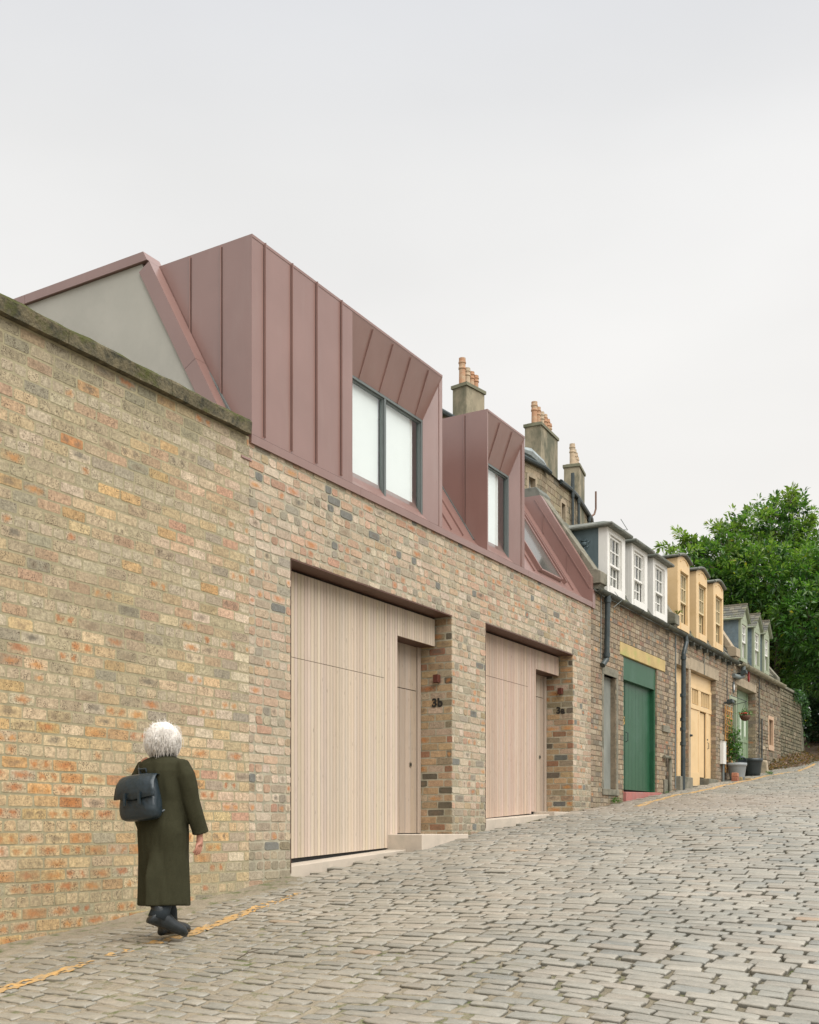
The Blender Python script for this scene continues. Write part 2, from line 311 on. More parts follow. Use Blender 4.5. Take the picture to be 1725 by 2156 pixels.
# ------------------------------------------------------------------ masonry
def free(iv, holes):
    out = [iv]
    for a, b in holes:
        nx = []
        for p, q in out:
            if b <= p or a >= q: nx.append((p, q)); continue
            if a > p: nx.append((p, a))
            if b < q: nx.append((b, q))
        out = nx
    return [o for o in out if o[1] - o[0] > .03]
def backing(mb, place, u0, u1, v0, v1, holes, d0, d1, mi=1):
    us = sorted({u0, u1} | {h[i] for h in holes for i in (0, 1) if u0 < h[i] < u1}); vs = sorted({v0, v1} | {h[i] for h in holes for i in (2, 3) if v0 < h[i] < v1})
    F = [[not any(h[0] <= (us[i] + us[i + 1]) / 2 <= h[1] and h[2] <= (vs[j] + vs[j + 1]) / 2 <= h[3] for h in holes) for j in range(len(vs) - 1)] for i in range(len(us) - 1)]
    g = lambda i, j: 0 <= i < len(us) - 1 and 0 <= j < len(vs) - 1 and F[i][j]
    for i in range(len(us) - 1):
        for j in range(len(vs) - 1):
            if not F[i][j]: continue
            a, b, c, d = us[i], us[i + 1], vs[j], vs[j + 1]; P = place
            mb.quad(P(a, c, d0), P(b, c, d0), P(b, d, d0), P(a, d, d0), mi)
            mb.quad(P(b, c, d1), P(a, c, d1), P(a, d, d1), P(b, d, d1), mi)
            if not g(i - 1, j): mb.quad(P(a, c, d1), P(a, c, d0), P(a, d, d0), P(a, d, d1), mi)
            if not g(i + 1, j): mb.quad(P(b, c, d0), P(b, c, d1), P(b, d, d1), P(b, d, d0), mi)
            if not g(i, j + 1): mb.quad(P(a, d, d0), P(b, d, d0), P(b, d, d1), P(a, d, d1), mi)
            if not g(i, j - 1): mb.quad(P(a, c, d1), P(b, c, d1), P(b, c, d0), P(a, c, d0), mi)
def lay(mb, place, u0, u1, v0, v1, holes, colfn, mode='garden', pitch=.0945, Ls=.24, joint=.010, vs=0., lod=8, rnd=None, jag=(0, 0), proud=(.001, .004), ga=None, worn=1.):
    rnd = rnd or random.Random(3); H = Ls / 2
    r = math.floor((v0 - vs) / pitch)
    rowz = []
    if mode == 'rubble':
        z = v0
        while z < v1: h = rnd.uniform(.07, .14); rowz.append((z, z + h, 0)); z += h
    else:
        while vs + r * pitch < v1: rowz.append((vs + r * pitch, vs + (r + 1) * pitch, r)); r += 1
    for za, zb, r in rowz:
        a, b = max(za, v0), min(zb, v1); vm = (a + b) / 2
        if b - a < .025: continue
        hs = []
        for h in holes:
            if h[2] < vm < h[3]: hs.append((h[0], h[1]))
        aa, bb = a + joint / 2, b - joint / 2
        for h in holes:                          # trim courses that run over or under an opening
            pass
        # edges of this course
        segs = []; u = u0 - 1
        header = (r % 6 == 0) if mode == 'garden' else False
        rr = random.Random(int(r * 977 + 13 + u0 * 10)); off = (0 if r % 2 else H) + (r * .013 % .03) + rr.uniform(-.012, .012)
        run = 0
        u = math.floor((u0 - 1) / Ls) * Ls + off - (H / 2 if header else 0)
        while u < u1 + .3:
            if mode == 'rubble': l = rnd.uniform(.09, .30)
            elif header: l = H
            elif mode == 'mix':
                if run > 0: l = H; run -= 1
                elif rr.random() < (.30 if r % 3 else .55): run = rr.choice((1, 2, 3, 5)); l = H
                else: l = Ls
            else: l = Ls
            l *= rnd.uniform(.97, 1.03); segs.append((u, u + l)); u += l
        x0 = u0 + (rnd.choice((-1, 1)) * 0 if not jag[0] else (0 if r % 2 else jag[0])); x1 = u1 + (0 if r % 2 else jag[1])
        for p, q in free((x0, x1), hs):
            last = None; bl = []
            for s0, s1 in segs:
                c, d = max(s0, p), min(s1, q)
                if d - c <= 0: continue
                if d - c < .045 and bl: bl[-1][1] = d; continue
                bl.append([c, d])
            if len(bl) > 1 and bl[0][1] - bl[0][0] < .045: bl[1][0] = bl[0][0]; bl.pop(0)
            for c, d in bl:
                um = (c + d) / 2; ba, bb2 = aa, bb
                for h in holes:
                    if h[0] < um < h[1]:
                        if ba < h[3] < bb2 and vm > h[3]: ba = h[3] + .004
                        if ba < h[2] < bb2 and vm < h[2]: bb2 = h[2] - .004
                if bb2 - ba < .02: continue
                if ga and bb2 < ga(um) - .1: continue
                j = joint / 2 * rnd.uniform(.7, 1.3)
                c2, d2 = c + (j if c > p + 1e-4 else -.001), d - (j if d < q - 1e-4 else -.001)
                dz = rnd.uniform(-.003, .003)
                col, spk, ty = colfn(um, vm, (d - c) < Ls * .7, rnd)
                mb.cur = (*col, spk); pr = rnd.uniform(*proud)
                w, h_ = d2 - c2, bb2 - ba; rv = rnd.random()
                ins = rnd.uniform(.003, .006)
                if lod == 8:
                    ch = [min((rnd.uniform(.004, .014) if rnd.random() < .8 else rnd.uniform(.012, .024)) * worn, h_ * .36, w * .3) for _ in range(4)]
                    jt = lambda: rnd.uniform(-.0028, .0028) * worn
                    def ring(i, jj):
                        k = ch; X0, X1, Y0, Y1 = c2 + i, d2 - i, ba + i + dz, bb2 - i + dz
                        return [(X0 + k[0], Y0), (X1 - k[1], Y0), (X1, Y0 + k[1] * .7), (X1, Y1 - k[2] * .7), (X1 - k[2], Y1), (X0 + k[3], Y1), (X0, Y1 - k[3] * .7), (X0, Y0 + k[0] * .7)]
                    ro = [(x + jt(), y + jt()) for x, y in ring(0, 0)]; ri = [((x - um) * (1 - 2 * ins / w) + um, (y - vm) * (1 - 2 * ins / h_) + vm) for x, y in ro]
                    n = 8
                else:
                    ro = [(c2, ba + dz), (d2, ba + dz), (d2, bb2 + dz), (c2, bb2 + dz)]; n = 4
                    ri = [((x - um) * (1 - 2 * ins / w) + um, (y - vm) * (1 - 2 * ins / h_) + vm) for x, y in ro]
                base = len(mb.v)
                for x, y in ro: mb.v.append(place(x, y, -.009)); mb.l.append(((x - c2) / w, (y - ba) / h_, ty, rv))
                for x, y in ri: mb.v.append(place(x, y, pr)); mb.l.append(((x - c2) / w, (y - ba) / h_, ty, rv))
                mb.c.extend([mb.cur] * (2 * n))
                mb.f.append(tuple(base + n + k for k in range(n))); mb.m.append(0)
                for k in range(n): mb.f.append((base + k, base + (k + 1) % n, base + n + (k + 1) % n, base + n + k)); mb.m.append(0)
    mb.cur = (1, 1, 1, 1)
def pick(rnd, tab):
    t = rnd.random() * sum(w for w, _ in tab)
    for w, c in tab:
        t -= w
        if t <= 0: break
    k = rnd.uniform(.88, 1.12); return tuple(min(.95, x * k * rnd.uniform(.97, 1.03)) for x in c)
def lerp(a, b, t): return tuple(x + (y - x) * t for x, y in zip(a, b))
WARM = [(5, (.56, .42, .245)), (4, (.54, .42, .275)), (2, (.53, .37, .185)), (1.8, (.54, .33, .16)), (.8, (.44, .38, .27)), (.5, (.48, .24, .11))]
GREY = [(5, (.42, .345, .235)), (3, (.39, .33, .23)), (2, (.45, .35, .22)), (1.6, (.43, .30, .20)), (.9, (.32, .29, .215)), (.4, (.48, .33, .17)), (1.5, (.48, .41, .30))]
PALE = [(6, (.52, .41, .295)), (4, (.57, .47, .355)), (2.5, (.53, .37, .26)), (2.5, (.42, .35, .255)), (1.0, (.46, .29, .20)), (.9, (.33, .29, .225)), (.6, (.42, .32, .20))]
JAMB = [(4, (.45, .32, .18)), (3, (.40, .28, .17)), (2, (.28, .23, .15)), (2, (.48, .37, .26)), (1.6, (.33, .17, .10)), (1.6, (.13, .11, .08)), (.5, (.15, .15, .135))]
OLD = [(4, (.37, .285, .195)), (3, (.33, .26, .18)), (2, (.42, .345, .25)), (1.0, (.34, .215, .15)), (1.0, (.21, .175, .135)), (1, (.29, .26, .20))]
RUB = [(4, (.29, .24, .165)), (3, (.24, .205, .145)), (2, (.35, .295, .21)), (1.2, (.16, .14, .105)), (.7, (.27, .19, .135))]
def col_left(u, v, hd, rnd):
    t = min(1, max(0, (v - .2) / 1.7 + rnd.uniform(-.2, .2))); t2 = min(1, max(0, (u - 6.9) / 1.6 + rnd.uniform(-.25, .25)))
    if t < .5 or rnd.random() < .08: base = pick(rnd, WARM)
    else: base = pick(rnd, GREY)
    if rnd.random() < t2: base = pick(rnd, PALE)
    if v > 3.35: base = lerp(base, (.20, .19, .13), .35 * min(1, (v - 3.35) / .3) + rnd.uniform(0, .3))
    if hd: base = lerp(base, lerp((.54, .43, .28), (.46, .40, .30), t), .65)
    gl = -.83 + (u - 5.33) * .094
    if v < gl + .5: base = lerp(base, (.27, .26, .18), rnd.uniform(.1, .6) * min(1, (gl + .5 - v) / .3) * (.4 + .6 * min(1, max(0, (u - 5.5) / 1.5))))
    x = rnd.random(); ty = 0
    if not hd:
        o = .58 * (1 - t) * (1 - t2) + .08
        if x < o * .42: ty = .25
        elif x < o: ty = .5
        elif x < o + .07: ty = .75
        elif x < o + .07 + .035: ty = 1.
    elif x < .12: ty = .5
    base = tuple(min(.75, c_ * k_) for c_, k_ in zip(base, (1.13, 1.12, 1.08)))
    spk = rnd.choice((.2, .5, .9, 1, 1)) * (1 - .5 * t2); return base, spk, ty
def col_new(u, v, hd, rnd):
    base = pick(rnd, PALE); x = rnd.random(); ty = 0
    gl = -.5 + (u - 8.9) * .11
    if v < gl + .35: base = lerp(base, (.20, .19, .13), rnd.uniform(.15, .6))
    if u > 16.9: base = lerp(base, pick(rnd, OLD), .4)
    if x < .10: ty = .75
    elif x < .125: ty = 1.
    elif x < .2: ty = .5; base = lerp(base, (.47, .30, .21), .3)
    if rnd.random() < .03: base = (.20, .20, .18)
    return base, rnd.choice((0, 0, .3, .6)), ty
def col_jamb(u, v, hd, rnd):
    x = rnd.random(); return pick(rnd, JAMB), rnd.choice((0, .3, .6)), (.75 if x < .12 else 1. if x < .2 else .5 if x < .32 else 0)
def col_old(u, v, hd, rnd):
    x = rnd.random(); b = pick(rnd, OLD)
    if abs(u - 21.35) < .13 and rnd.random() < .6: b = lerp(b, (.06, .055, .045), .7)
    return b, rnd.choice((0, .3, .6)), (.75 if x < .15 else .5 if x < .22 else 0)
def col_rub(u, v, hd, rnd): return pick(rnd, RUB), .5, (.75 if rnd.random() < .2 else 0)
FRONT = lambda u, v, d: (u, -d, v)
def jamb_place(X): return lambda u, v, d: (X - d, -u, v)      # faces -x; u runs from -depth (back) to 0 (front)

# ------------------------------------------------------------------ ground and road
def ground():
    X = np.concatenate([np.linspace(-300, -40, 10), np.linspace(-36, -8, 15), np.linspace(-6, 50, 225), np.linspace(54, 90, 10), np.linspace(110, 400, 8)])
    Y = np.concatenate([np.linspace(-300, -14, 10), np.linspace(-10, .6, 54), np.linspace(2, 30, 8), np.linspace(60, 300, 5)])
    gx, gy = np.meshgrid(X, Y, indexing='ij'); z = zg(np.clip(gx, -80, 300), np.clip(gy, -9, 0)) - .06
    n, m = gx.shape; v = np.stack([gx, gy, z], -1).reshape(-1, 3)
    f = [(i * m + j, (i + 1) * m + j, (i + 1) * m + j + 1, i * m + j + 1) for i in range(n - 1) for j in range(m - 1)]
    me = bpy.data.meshes.new('ground'); me.from_pydata(v.tolist(), [], f); me.materials.append(mat('earth', (.16, .13, .09), .95, .2, 5, bmp=.5, bs=40)); me.update()
    o = bpy.data.objects.new('ground', me); COL.objects.link(o); tag(o, 'bare earth ground under and around the cobbled lane', 'ground', kind='structure')
ground()
def gapdepth(x, y):
    """how deep the joint bed lies below the sett tops: full of sand near the wall in front, open elsewhere"""
    near = np.clip((9.3 - x - (-y - 1.) * .62) / 2.6, 0, 1)
    right = np.clip((-y - 4.2) / 1.5, 0, 1)
    ap = np.clip((x - 8.7) / .4, 0, 1) * np.clip((13.5 - x) / 3, 0, 1) * np.clip((3. + y) / 1., 0, 1)
    return .027 - .018 * near * (1 - right * .3) + .016 * ap
def bed():
    def grid(X, Y, name=None):
        gx, gy = np.meshgrid(X, Y, indexing='ij')
        nn = .005 * np.sin(gx * 23 + 3 * np.sin(gy * 17)) * np.sin(gy * 29 + 2 * np.sin(gx * 13)) + .004 * np.sin(gx * 7.3 + gy * 5.1) * np.sin(gy * 9.7 - gx * 3.3)
        st = np.clip(1 + (gy + .24 + .06 * np.sin(gx * 3.1)) / .18, 0, 1) * np.clip((9.0 - gx) / .3, 0, 1)
        z = zg(gx, gy) - gapdepth(gx, gy) + nn * 1.1 + st * .022
        n, m = gx.shape; v = np.stack([gx, gy, z], -1).reshape(-1, 3)
        i, j = np.meshgrid(np.arange(n - 1), np.arange(m - 1), indexing='ij'); a = (i * m + j).ravel()
        return v, np.stack([a, a + m, a + m + 1, a + 1], -1)
    v1, f1 = grid(np.arange(1.5, 12.01, .03), np.arange(-6.2, .121, .03)); v2, f2 = grid(np.arange(12.0, 46.1, .12), np.arange(-9, .121, .12))
    v3, f3 = grid(np.arange(-12, 1.51, .15), np.arange(-9, .121, .12)); v4, f4 = grid(np.arange(1.5, 12.01, .15), np.arange(-9, -6.19, .14))
    me = bpy.data.meshes.new('joint_bed'); vs = [v1, v2, v3, v4]; off = np.cumsum([0] + [len(v) for v in vs])
    me.from_pydata(np.concatenate(vs).tolist(), [], np.concatenate([f + o for f, o in zip((f1, f2, f3, f4), off)]).tolist())
    m, nt, N, L, P = newmat('sandy_joint_filling'); v = coords(N, L)
    n = noise(N, L, v, 7, 6, .7); c = mix(N, L, rng(N, L, n, .35, .65), (.125, .10, .065), (.225, .185, .125))
    c = mix(N, L, rng(N, L, noise(N, L, v, 170, 2), .35, .65, 0, .7), c, (.36, .31, .23))
    sx = N.new('ShaderNodeSeparateXYZ'); tc = N.new('ShaderNodeTexCoord'); L.new(tc.outputs['Object'], sx.inputs[0])
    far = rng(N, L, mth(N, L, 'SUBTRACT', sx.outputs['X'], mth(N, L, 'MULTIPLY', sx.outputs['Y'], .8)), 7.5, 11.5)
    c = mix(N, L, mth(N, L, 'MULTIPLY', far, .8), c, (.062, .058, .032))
    c = mix(N, L, rng(N, L, noise(N, L, v, 5, 5, .7), .52, .66), c, (.085, .10, .03))
    L.new(c, P.inputs['Base Color']); P.inputs['Roughness'].default_value = .95; bump(N, L, P, mth(N, L, 'ADD', noise(N, L, v, 150, 3), n), .6, .006)
    me.materials.append(m); me.update()
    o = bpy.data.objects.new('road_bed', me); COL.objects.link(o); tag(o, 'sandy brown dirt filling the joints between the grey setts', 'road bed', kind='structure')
bed()
def setts():
    rng_ = np.random.default_rng(5); rows = []
    x = -8.0
    while x < 45:
        p = .116 * rng_.uniform(.86, 1.14); near_end = -8.6
        # this row runs across the lane
        y = near_end + rng_.uniform(0, .25)
        while y < .05:
            ln = rng_.choice([.18, .22, .25, .28]) * rng_.uniform(.92, 1.08); rows.append((x + p / 2, y + ln / 2, p, ln)); y += ln
        x += p
    A = np.array(rows); cx, cy, p, ln = A.T
    cx = cx + .07 * np.sin(cy * .9 + cx * .35) + .03 * np.sin(cy * 2.3 + cx * 1.1)
    keep = (cy - .0 < -.10) & ~((cx < 8.9) & (cy > -.24 + .05 * np.sin(cx * 5))) & ~((cy < -6.3) & (cx < 3))
    keep &= ~((cx > 30.5) & (cy > -.36)) & ~(cx > 38.5 + .6 * np.sin(cy * 2))
    keep &= rng_.random(len(cx)) > .001
    cx, cy, p, ln = cx[keep], cy[keep], p[keep], ln[keep]; n = len(cx)
    g = gapdepth(cx, cy); near = np.clip((.027 - g) / .018, 0, 1)
    gr = (.010 + .020 * near) * rng_.uniform(.6, 1.5, n); ge = (.020 + .016 * near) * rng_.uniform(.35, 1.9, n)
    hw, hl = (p - gr) / 2, (ln - ge) / 2; rot = rng_.normal(0, .03 + .05 * near, n)
    K = 14; th = np.linspace(0, 2 * PI, K, endpoint=False) + .2
    q = .17                                            # superellipse exponent
    ct, st_ = np.cos(th), np.sin(th); ex = np.sign(ct) * np.abs(ct) ** q; ey = np.sign(st_) * np.abs(st_) ** q
    wob = 1 + rng_.normal(0, 1, (n, K)) * (.035 + .05 * near[:, None])
    def ring(s, jit=0):
        lx = ex[None] * hw[:, None] * (wob - s / hw[:, None]); ly = ey[None] * hl[:, None] * (1 + (wob - 1) * .5 - s / hl[:, None])
        sh = rng_.normal(0, .0, 1)
        c, s_ = np.cos(rot)[:, None], np.sin(rot)[:, None]
        return cx[:, None] + lx * c - ly * s_, cy[:, None] + lx * s_ + ly * c, lx, ly
    tilt = rng_.normal(0, .013, (n, 2)) * (1 - .5 * near[:, None]); hgt = rng_.normal(0, .0035, n) * (1 - .3 * near)
    Z0 = zg(cx, cy) + hgt; zx = (zg(cx + .1, cy) - zg(cx - .1, cy)) / .2; zy = (zg(cx, cy + .1) - zg(cx, cy - .1)) / .2
    V = []
    for s, dz in ((0, -.06), (-.0005, -.011), (.0025, -.0035), (.009, -.0006)):
        X, Y, lx, ly = ring(s)
        Z = Z0[:, None] + (X - cx[:, None]) * (zx + tilt[:, 0])[:, None] + (Y - cy[:, None]) * (zy + tilt[:, 1])[:, None] + dz + rng_.normal(0, .0012, X.shape) * (dz > -.05)
        V.append(np.stack([X, Y, Z], -1))
    top = np.stack([cx, cy, Z0 + rng_.uniform(-.003, .003, n)], -1)[:, None]
    allv = np.concatenate(V + [top], 1)                # n, 4K+1, 3
    per = 4 * K + 1; F4 = []; F3 = []
    for r_ in range(3):
        for k in range(K): F4.append((r_ * K + k, r_ * K + (k + 1) % K, (r_ + 1) * K + (k + 1) % K, (r_ + 1) * K + k))
    for k in range(K): F3.append((3 * K + k, 3 * K + (k + 1) % K, 4 * K))
    base = (np.arange(n) * per)
    f4 = (base[:, None, None] + np.array(F4)[None]).reshape(-1, 4); f3 = (base[:, None, None] + np.array(F3)[None]).reshape(-1, 3)
    me = bpy.data.meshes.new('setts'); me.vertices.add(n * per); me.vertices.foreach_set('co', allv.astype('f').ravel())
    nl = len(f4) * 4 + len(f3) * 3; me.loops.add(nl); me.loops.foreach_set('vertex_index', np.concatenate([f4.ravel(), f3.ravel()]).astype('i'))
    me.polygons.add(len(f4) + len(f3))
    ls = np.concatenate([np.arange(len(f4)) * 4, len(f4) * 4 + np.arange(len(f3)) * 3]).astype('i'); me.polygons.foreach_set('loop_start', ls)
    me.polygons.foreach_set('use_smooth', np.ones(len(ls), bool))
    tab = np.array([(.27, .256, .222), (.29, .272, .235), (.25, .243, .214), (.222, .222, .203), (.295, .268, .228), (.255, .232, .195)]); wts = np.array([5, 4, 4, 1.6, 2.5, 1.6]); wts /= wts.sum()
    c = tab[rng_.choice(len(tab), n, p=wts)] * rng_.uniform(.88, 1.12, (n, 1))
    pk = rng_.random(n) < .004; c[pk] = (.33, .25, .18)
    warm = np.clip((13 - cx) / 6, 0, 1)[:, None] * np.clip((cy + 4.5) / 2, 0, 1)[:, None] * .3; c = c * (1 - warm) + warm * np.array([.31, .27, .21])
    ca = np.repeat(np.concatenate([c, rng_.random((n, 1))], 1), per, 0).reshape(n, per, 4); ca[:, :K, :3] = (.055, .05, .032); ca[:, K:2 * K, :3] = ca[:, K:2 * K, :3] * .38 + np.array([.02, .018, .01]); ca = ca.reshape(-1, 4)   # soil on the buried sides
    a = me.color_attributes.new('bc', 'FLOAT_COLOR', 'POINT'); a.data.foreach_set('color', ca.astype('f').ravel())
    m, nt, N, L, P = newmat('whinstone_sett'); v = coords(N, L)
    at = nd(N, 'ShaderNodeVertexColor', layer_name='bc'); cc = at.outputs['Color']
    n1 = noise(N, L, v, 22, 6, .7); cc = mix(N, L, rng(N, L, n1, .3, .7), mix(N, L, 1, cc, (.82, .83, .82), 'MULTIPLY'), mix(N, L, 1, cc, (1.13, 1.11, 1.08), 'MULTIPLY'))
    cc = mix(N, L, rng(N, L, noise(N, L, v, 120, 2), .6, .75, 0, .5), cc, (.40, .36, .30))
    # sand trodden on to the stones close to the wall
    sx = N.new('ShaderNodeSeparateXYZ'); tc = N.new('ShaderNodeTexCoord'); L.new(tc.outputs['Object'], sx.inputs[0])
    nearm = rng(N, L, mth(N, L, 'SUBTRACT', sx.outputs['X'], mth(N, L, 'MULTIPLY', sx.outputs['Y'], 1.2)), 10.5, 6.5)
    cc = mix(N, L, mth(N, L, 'MULTIPLY', mth(N, L, 'MULTIPLY', nearm, rng(N, L, noise(N, L, v, 5, 5, .7), .52, .68)), .45), cc, (.24, .20, .14))
    cc = mix(N, L, rng(N, L, noise(N, L, v, .55, 4, .6), .35, .65), mix(N, L, 1, cc, (.84, .85, .84), 'MULTIPLY'), mix(N, L, 1, cc, (1.10, 1.08, 1.05), 'MULTIPLY'))
    # patches of moss and the faint sandy drive across the lane
    cc = mix(N, L, rng(N, L, noise(N, L, v, 1.7, 6, .75), .64, .76, 0, .45), cc, (.16, .15, .08))
    pat = mth(N, L, 'MULTIPLY', rng(N, L, mth(N, L, 'ABSOLUTE', mth(N, L, 'SUBTRACT', sx.outputs['X'], 18.2)), 3.0, 1.2), rng(N, L, sx.outputs['Y'], -5., -2.5))
    cc = mix(N, L, mth(N, L, 'MULTIPLY', pat, .35), cc, (.32, .24, .18))
    L.new(cc, P.inputs['Base Color']); L.new(rng(N, L, n1, .3, .7, .55, .34), P.inputs['Roughness']); P.inputs['Specular IOR Level'].default_value = .5
    bump(N, L, P, mth(N, L, 'ADD', n1, mth(N, L, 'MULTIPLY', noise(N, L, v, 90, 4), .4)), .45, .008)
    me.materials.append(m); me.update(calc_edges=True)
    o = bpy.data.objects.new('road', me); COL.objects.link(o); tag(o, 'cobbled lane of worn grey stone setts laid in rows, climbing to the right', 'road', kind='structure')
    return o, allv.reshape(-1, 3), f4, f3
road, SV, SF4, SF3 = setts()
def yellow_line():
    sel = SV[:, 1] > -2.2; 
    tris = [tuple(f) for f in SF3.tolist()]; quads = [tuple(f) for f in SF4.tolist() if sel[f[0]]]; tris = [t for t in tris if sel[t[0]]]
    bvh = BVHTree.FromPolygons(SV.tolist(), quads + tris)
    mb = MB(); rnd = random.Random(4)
    def strip(pts, w, nx, wear):
        P = [Vector(p) for p in pts]; d = 0; seg = [(P[i + 1] - P[i]).length for i in range(len(P) - 1)]; T = sum(seg); n = int(T / nx); k = 5
        idx = {}
        def at(t):
            i = 0
            while i < len(seg) - 1 and t > seg[i]: t -= seg[i]; i += 1
            q = P[i].lerp(P[i + 1], t / seg[i]); dd = (P[i + 1] - P[i]).normalized(); return q, Vector((-dd.y, dd.x, 0))
        pos = []
        for i in range(n + 1):
            q, nn = at(min(T - 1e-5, i * T / n))
            for j in range(k + 1):
                a = q + nn * (w * (j / k - .5) * (1 + .10 * math.sin(i * .13) * (j in (0, k))))
                h = bvh.ray_cast(Vector((a.x, a.y, 8)), Vector((0, 0, -1)))
                zz = h[0].z if h[0] else -99; gz_ = Zg(a.x, a.y)
                bedz = gz_ - float(gapdepth(a.x, a.y)) + .003
                z = (max(zz, bedz) if nx < .02 else max(zz, gz_ - .008)) + .004
                pos.append((a.x, a.y, z, gz_ - z))
        for i in range(n):
            for j in range(k):
                ids = (i * (k + 1) + j, (i + 1) * (k + 1) + j, (i + 1) * (k + 1) + j + 1, i * (k + 1) + j + 1)
                ps = [pos[a] for a in ids]; zz = [p[2] for p in ps]
                cxm = ps[0][0]; wr = wear(cxm); nz_ = mnoise.noise(Vector((cxm * 16, ps[0][1] * 22, 0))) * .75 + mnoise.noise(Vector((cxm * 60, ps[0][1] * 60, 3))) * .25 + .5
                if max(zz) - min(zz) > (.016 if nx < .02 else .5) or nz_ < wr: continue
                mb.add([p[:3] for p in ps], [(0, 1, 2, 3)])
    def w1(x): return .30 if x < 5.0 else .6 if x < 5.15 else 1.3 if x < 5.28 else .55 if x < 5.5 else 1.3 if x < 5.72 else .45 if x < 6.0 else .28 if x < 7.4 else .6
    strip([(3.2, -1.30, 0), (5.0, -1.17, 0), (6.2, -1.05, 0), (7.0, -.88, 0), (7.75, -.72, 0), (8.1, -.62, 0)], .12, .012, w1)
    strip([(17.2, -.80, 0), (18.0, -.68, 0), (19.5, -.60, 0), (21.6, -.62, 0), (24.8, -.62, 0), (26.3, -.72, 0), (28.3, -.95, 0), (29.0, -1.05, 0)], .13, .03, lambda x: .02)
    strip([(29.2, -1.02, 0), (31, -.92, 0), (33.7, -.62, 0)], .10, .03, lambda x: .05)
    m = mat('worn_yellow_paint', (.50, .295, .10), .8, .2, 25, bmp=.3, bs=120, col2=(.33, .245, .14), c2t=(.42, .62))
    o = mb.build('yellow_line', m, fix=False); tag(o, 'worn yellow line painted on the setts beside the wall', 'road marking', kind='structure')
yellow_line()

# ------------------------------------------------------------------ boundary wall on the left
GAf = lambda u: Zg(u, 0)
def boundary_wall():
    t = empty('boundary_wall', (5.3, .15, Zg(5.3, 0)), 'long weathered cream and orange brick wall with a mossy stone coping, at the left edge', 'wall')
    mb = MB(); X0, X1 = -9., 8.2
    backing(mb, FRONT, X0, X1, -3.2, 3.76, [], -.0015, -.33)
    lay(mb, FRONT, X0 + .02, 8.2, -2.6, 3.758, [], col_left, 'garden', vs=-.595, rnd=random.Random(11), ga=GAf, worn=1.0, joint=.0085, proud=(-.0008, .0014))
    mb.build('brickwork', [M['brick'], M['mortar']], t, attrs=True)
    cp = MB(); x = X0; r = random.Random(2)
    while x < 8.12:
        l = min(r.uniform(.8, 1.15), 8.16 - x); n = 10
        if l < .2: break
        for i in range(n):
            a, b = x + l * i / n, x + l * (i + 1) / n
            w = lambda q, s: .004 * math.sin(q * 7 + s) + .003 * math.sin(q * 19 + s * 2)
            A = [(a, -.060 + w(a, 0), 3.762), (a, -.066 + w(a, 3), 3.868 + w(a, 1)), (a, -.045 + w(a, 4), 3.895 + w(a, 2)), (a, .42, 3.93), (a, .42, 3.762)]
            B = [(b, -.060 + w(b, 0), 3.762), (b, -.066 + w(b, 3), 3.868 + w(b, 1)), (b, -.045 + w(b, 4), 3.895 + w(b, 2)), (b, .42, 3.93), (b, .42, 3.762)]
            base = len(cp.v); fs = [(k, (k + 1) % 5, 5 + (k + 1) % 5, 5 + k) for k in range(5)]
            if i == 0: fs.append((4, 3, 2, 1, 0))
            if i == n - 1: fs.append((5, 6, 7, 8, 9))
            cp.add(A + B, fs)
        x += l + .006
    cp.build('coping', M['coping'], t)
boundary_wall()

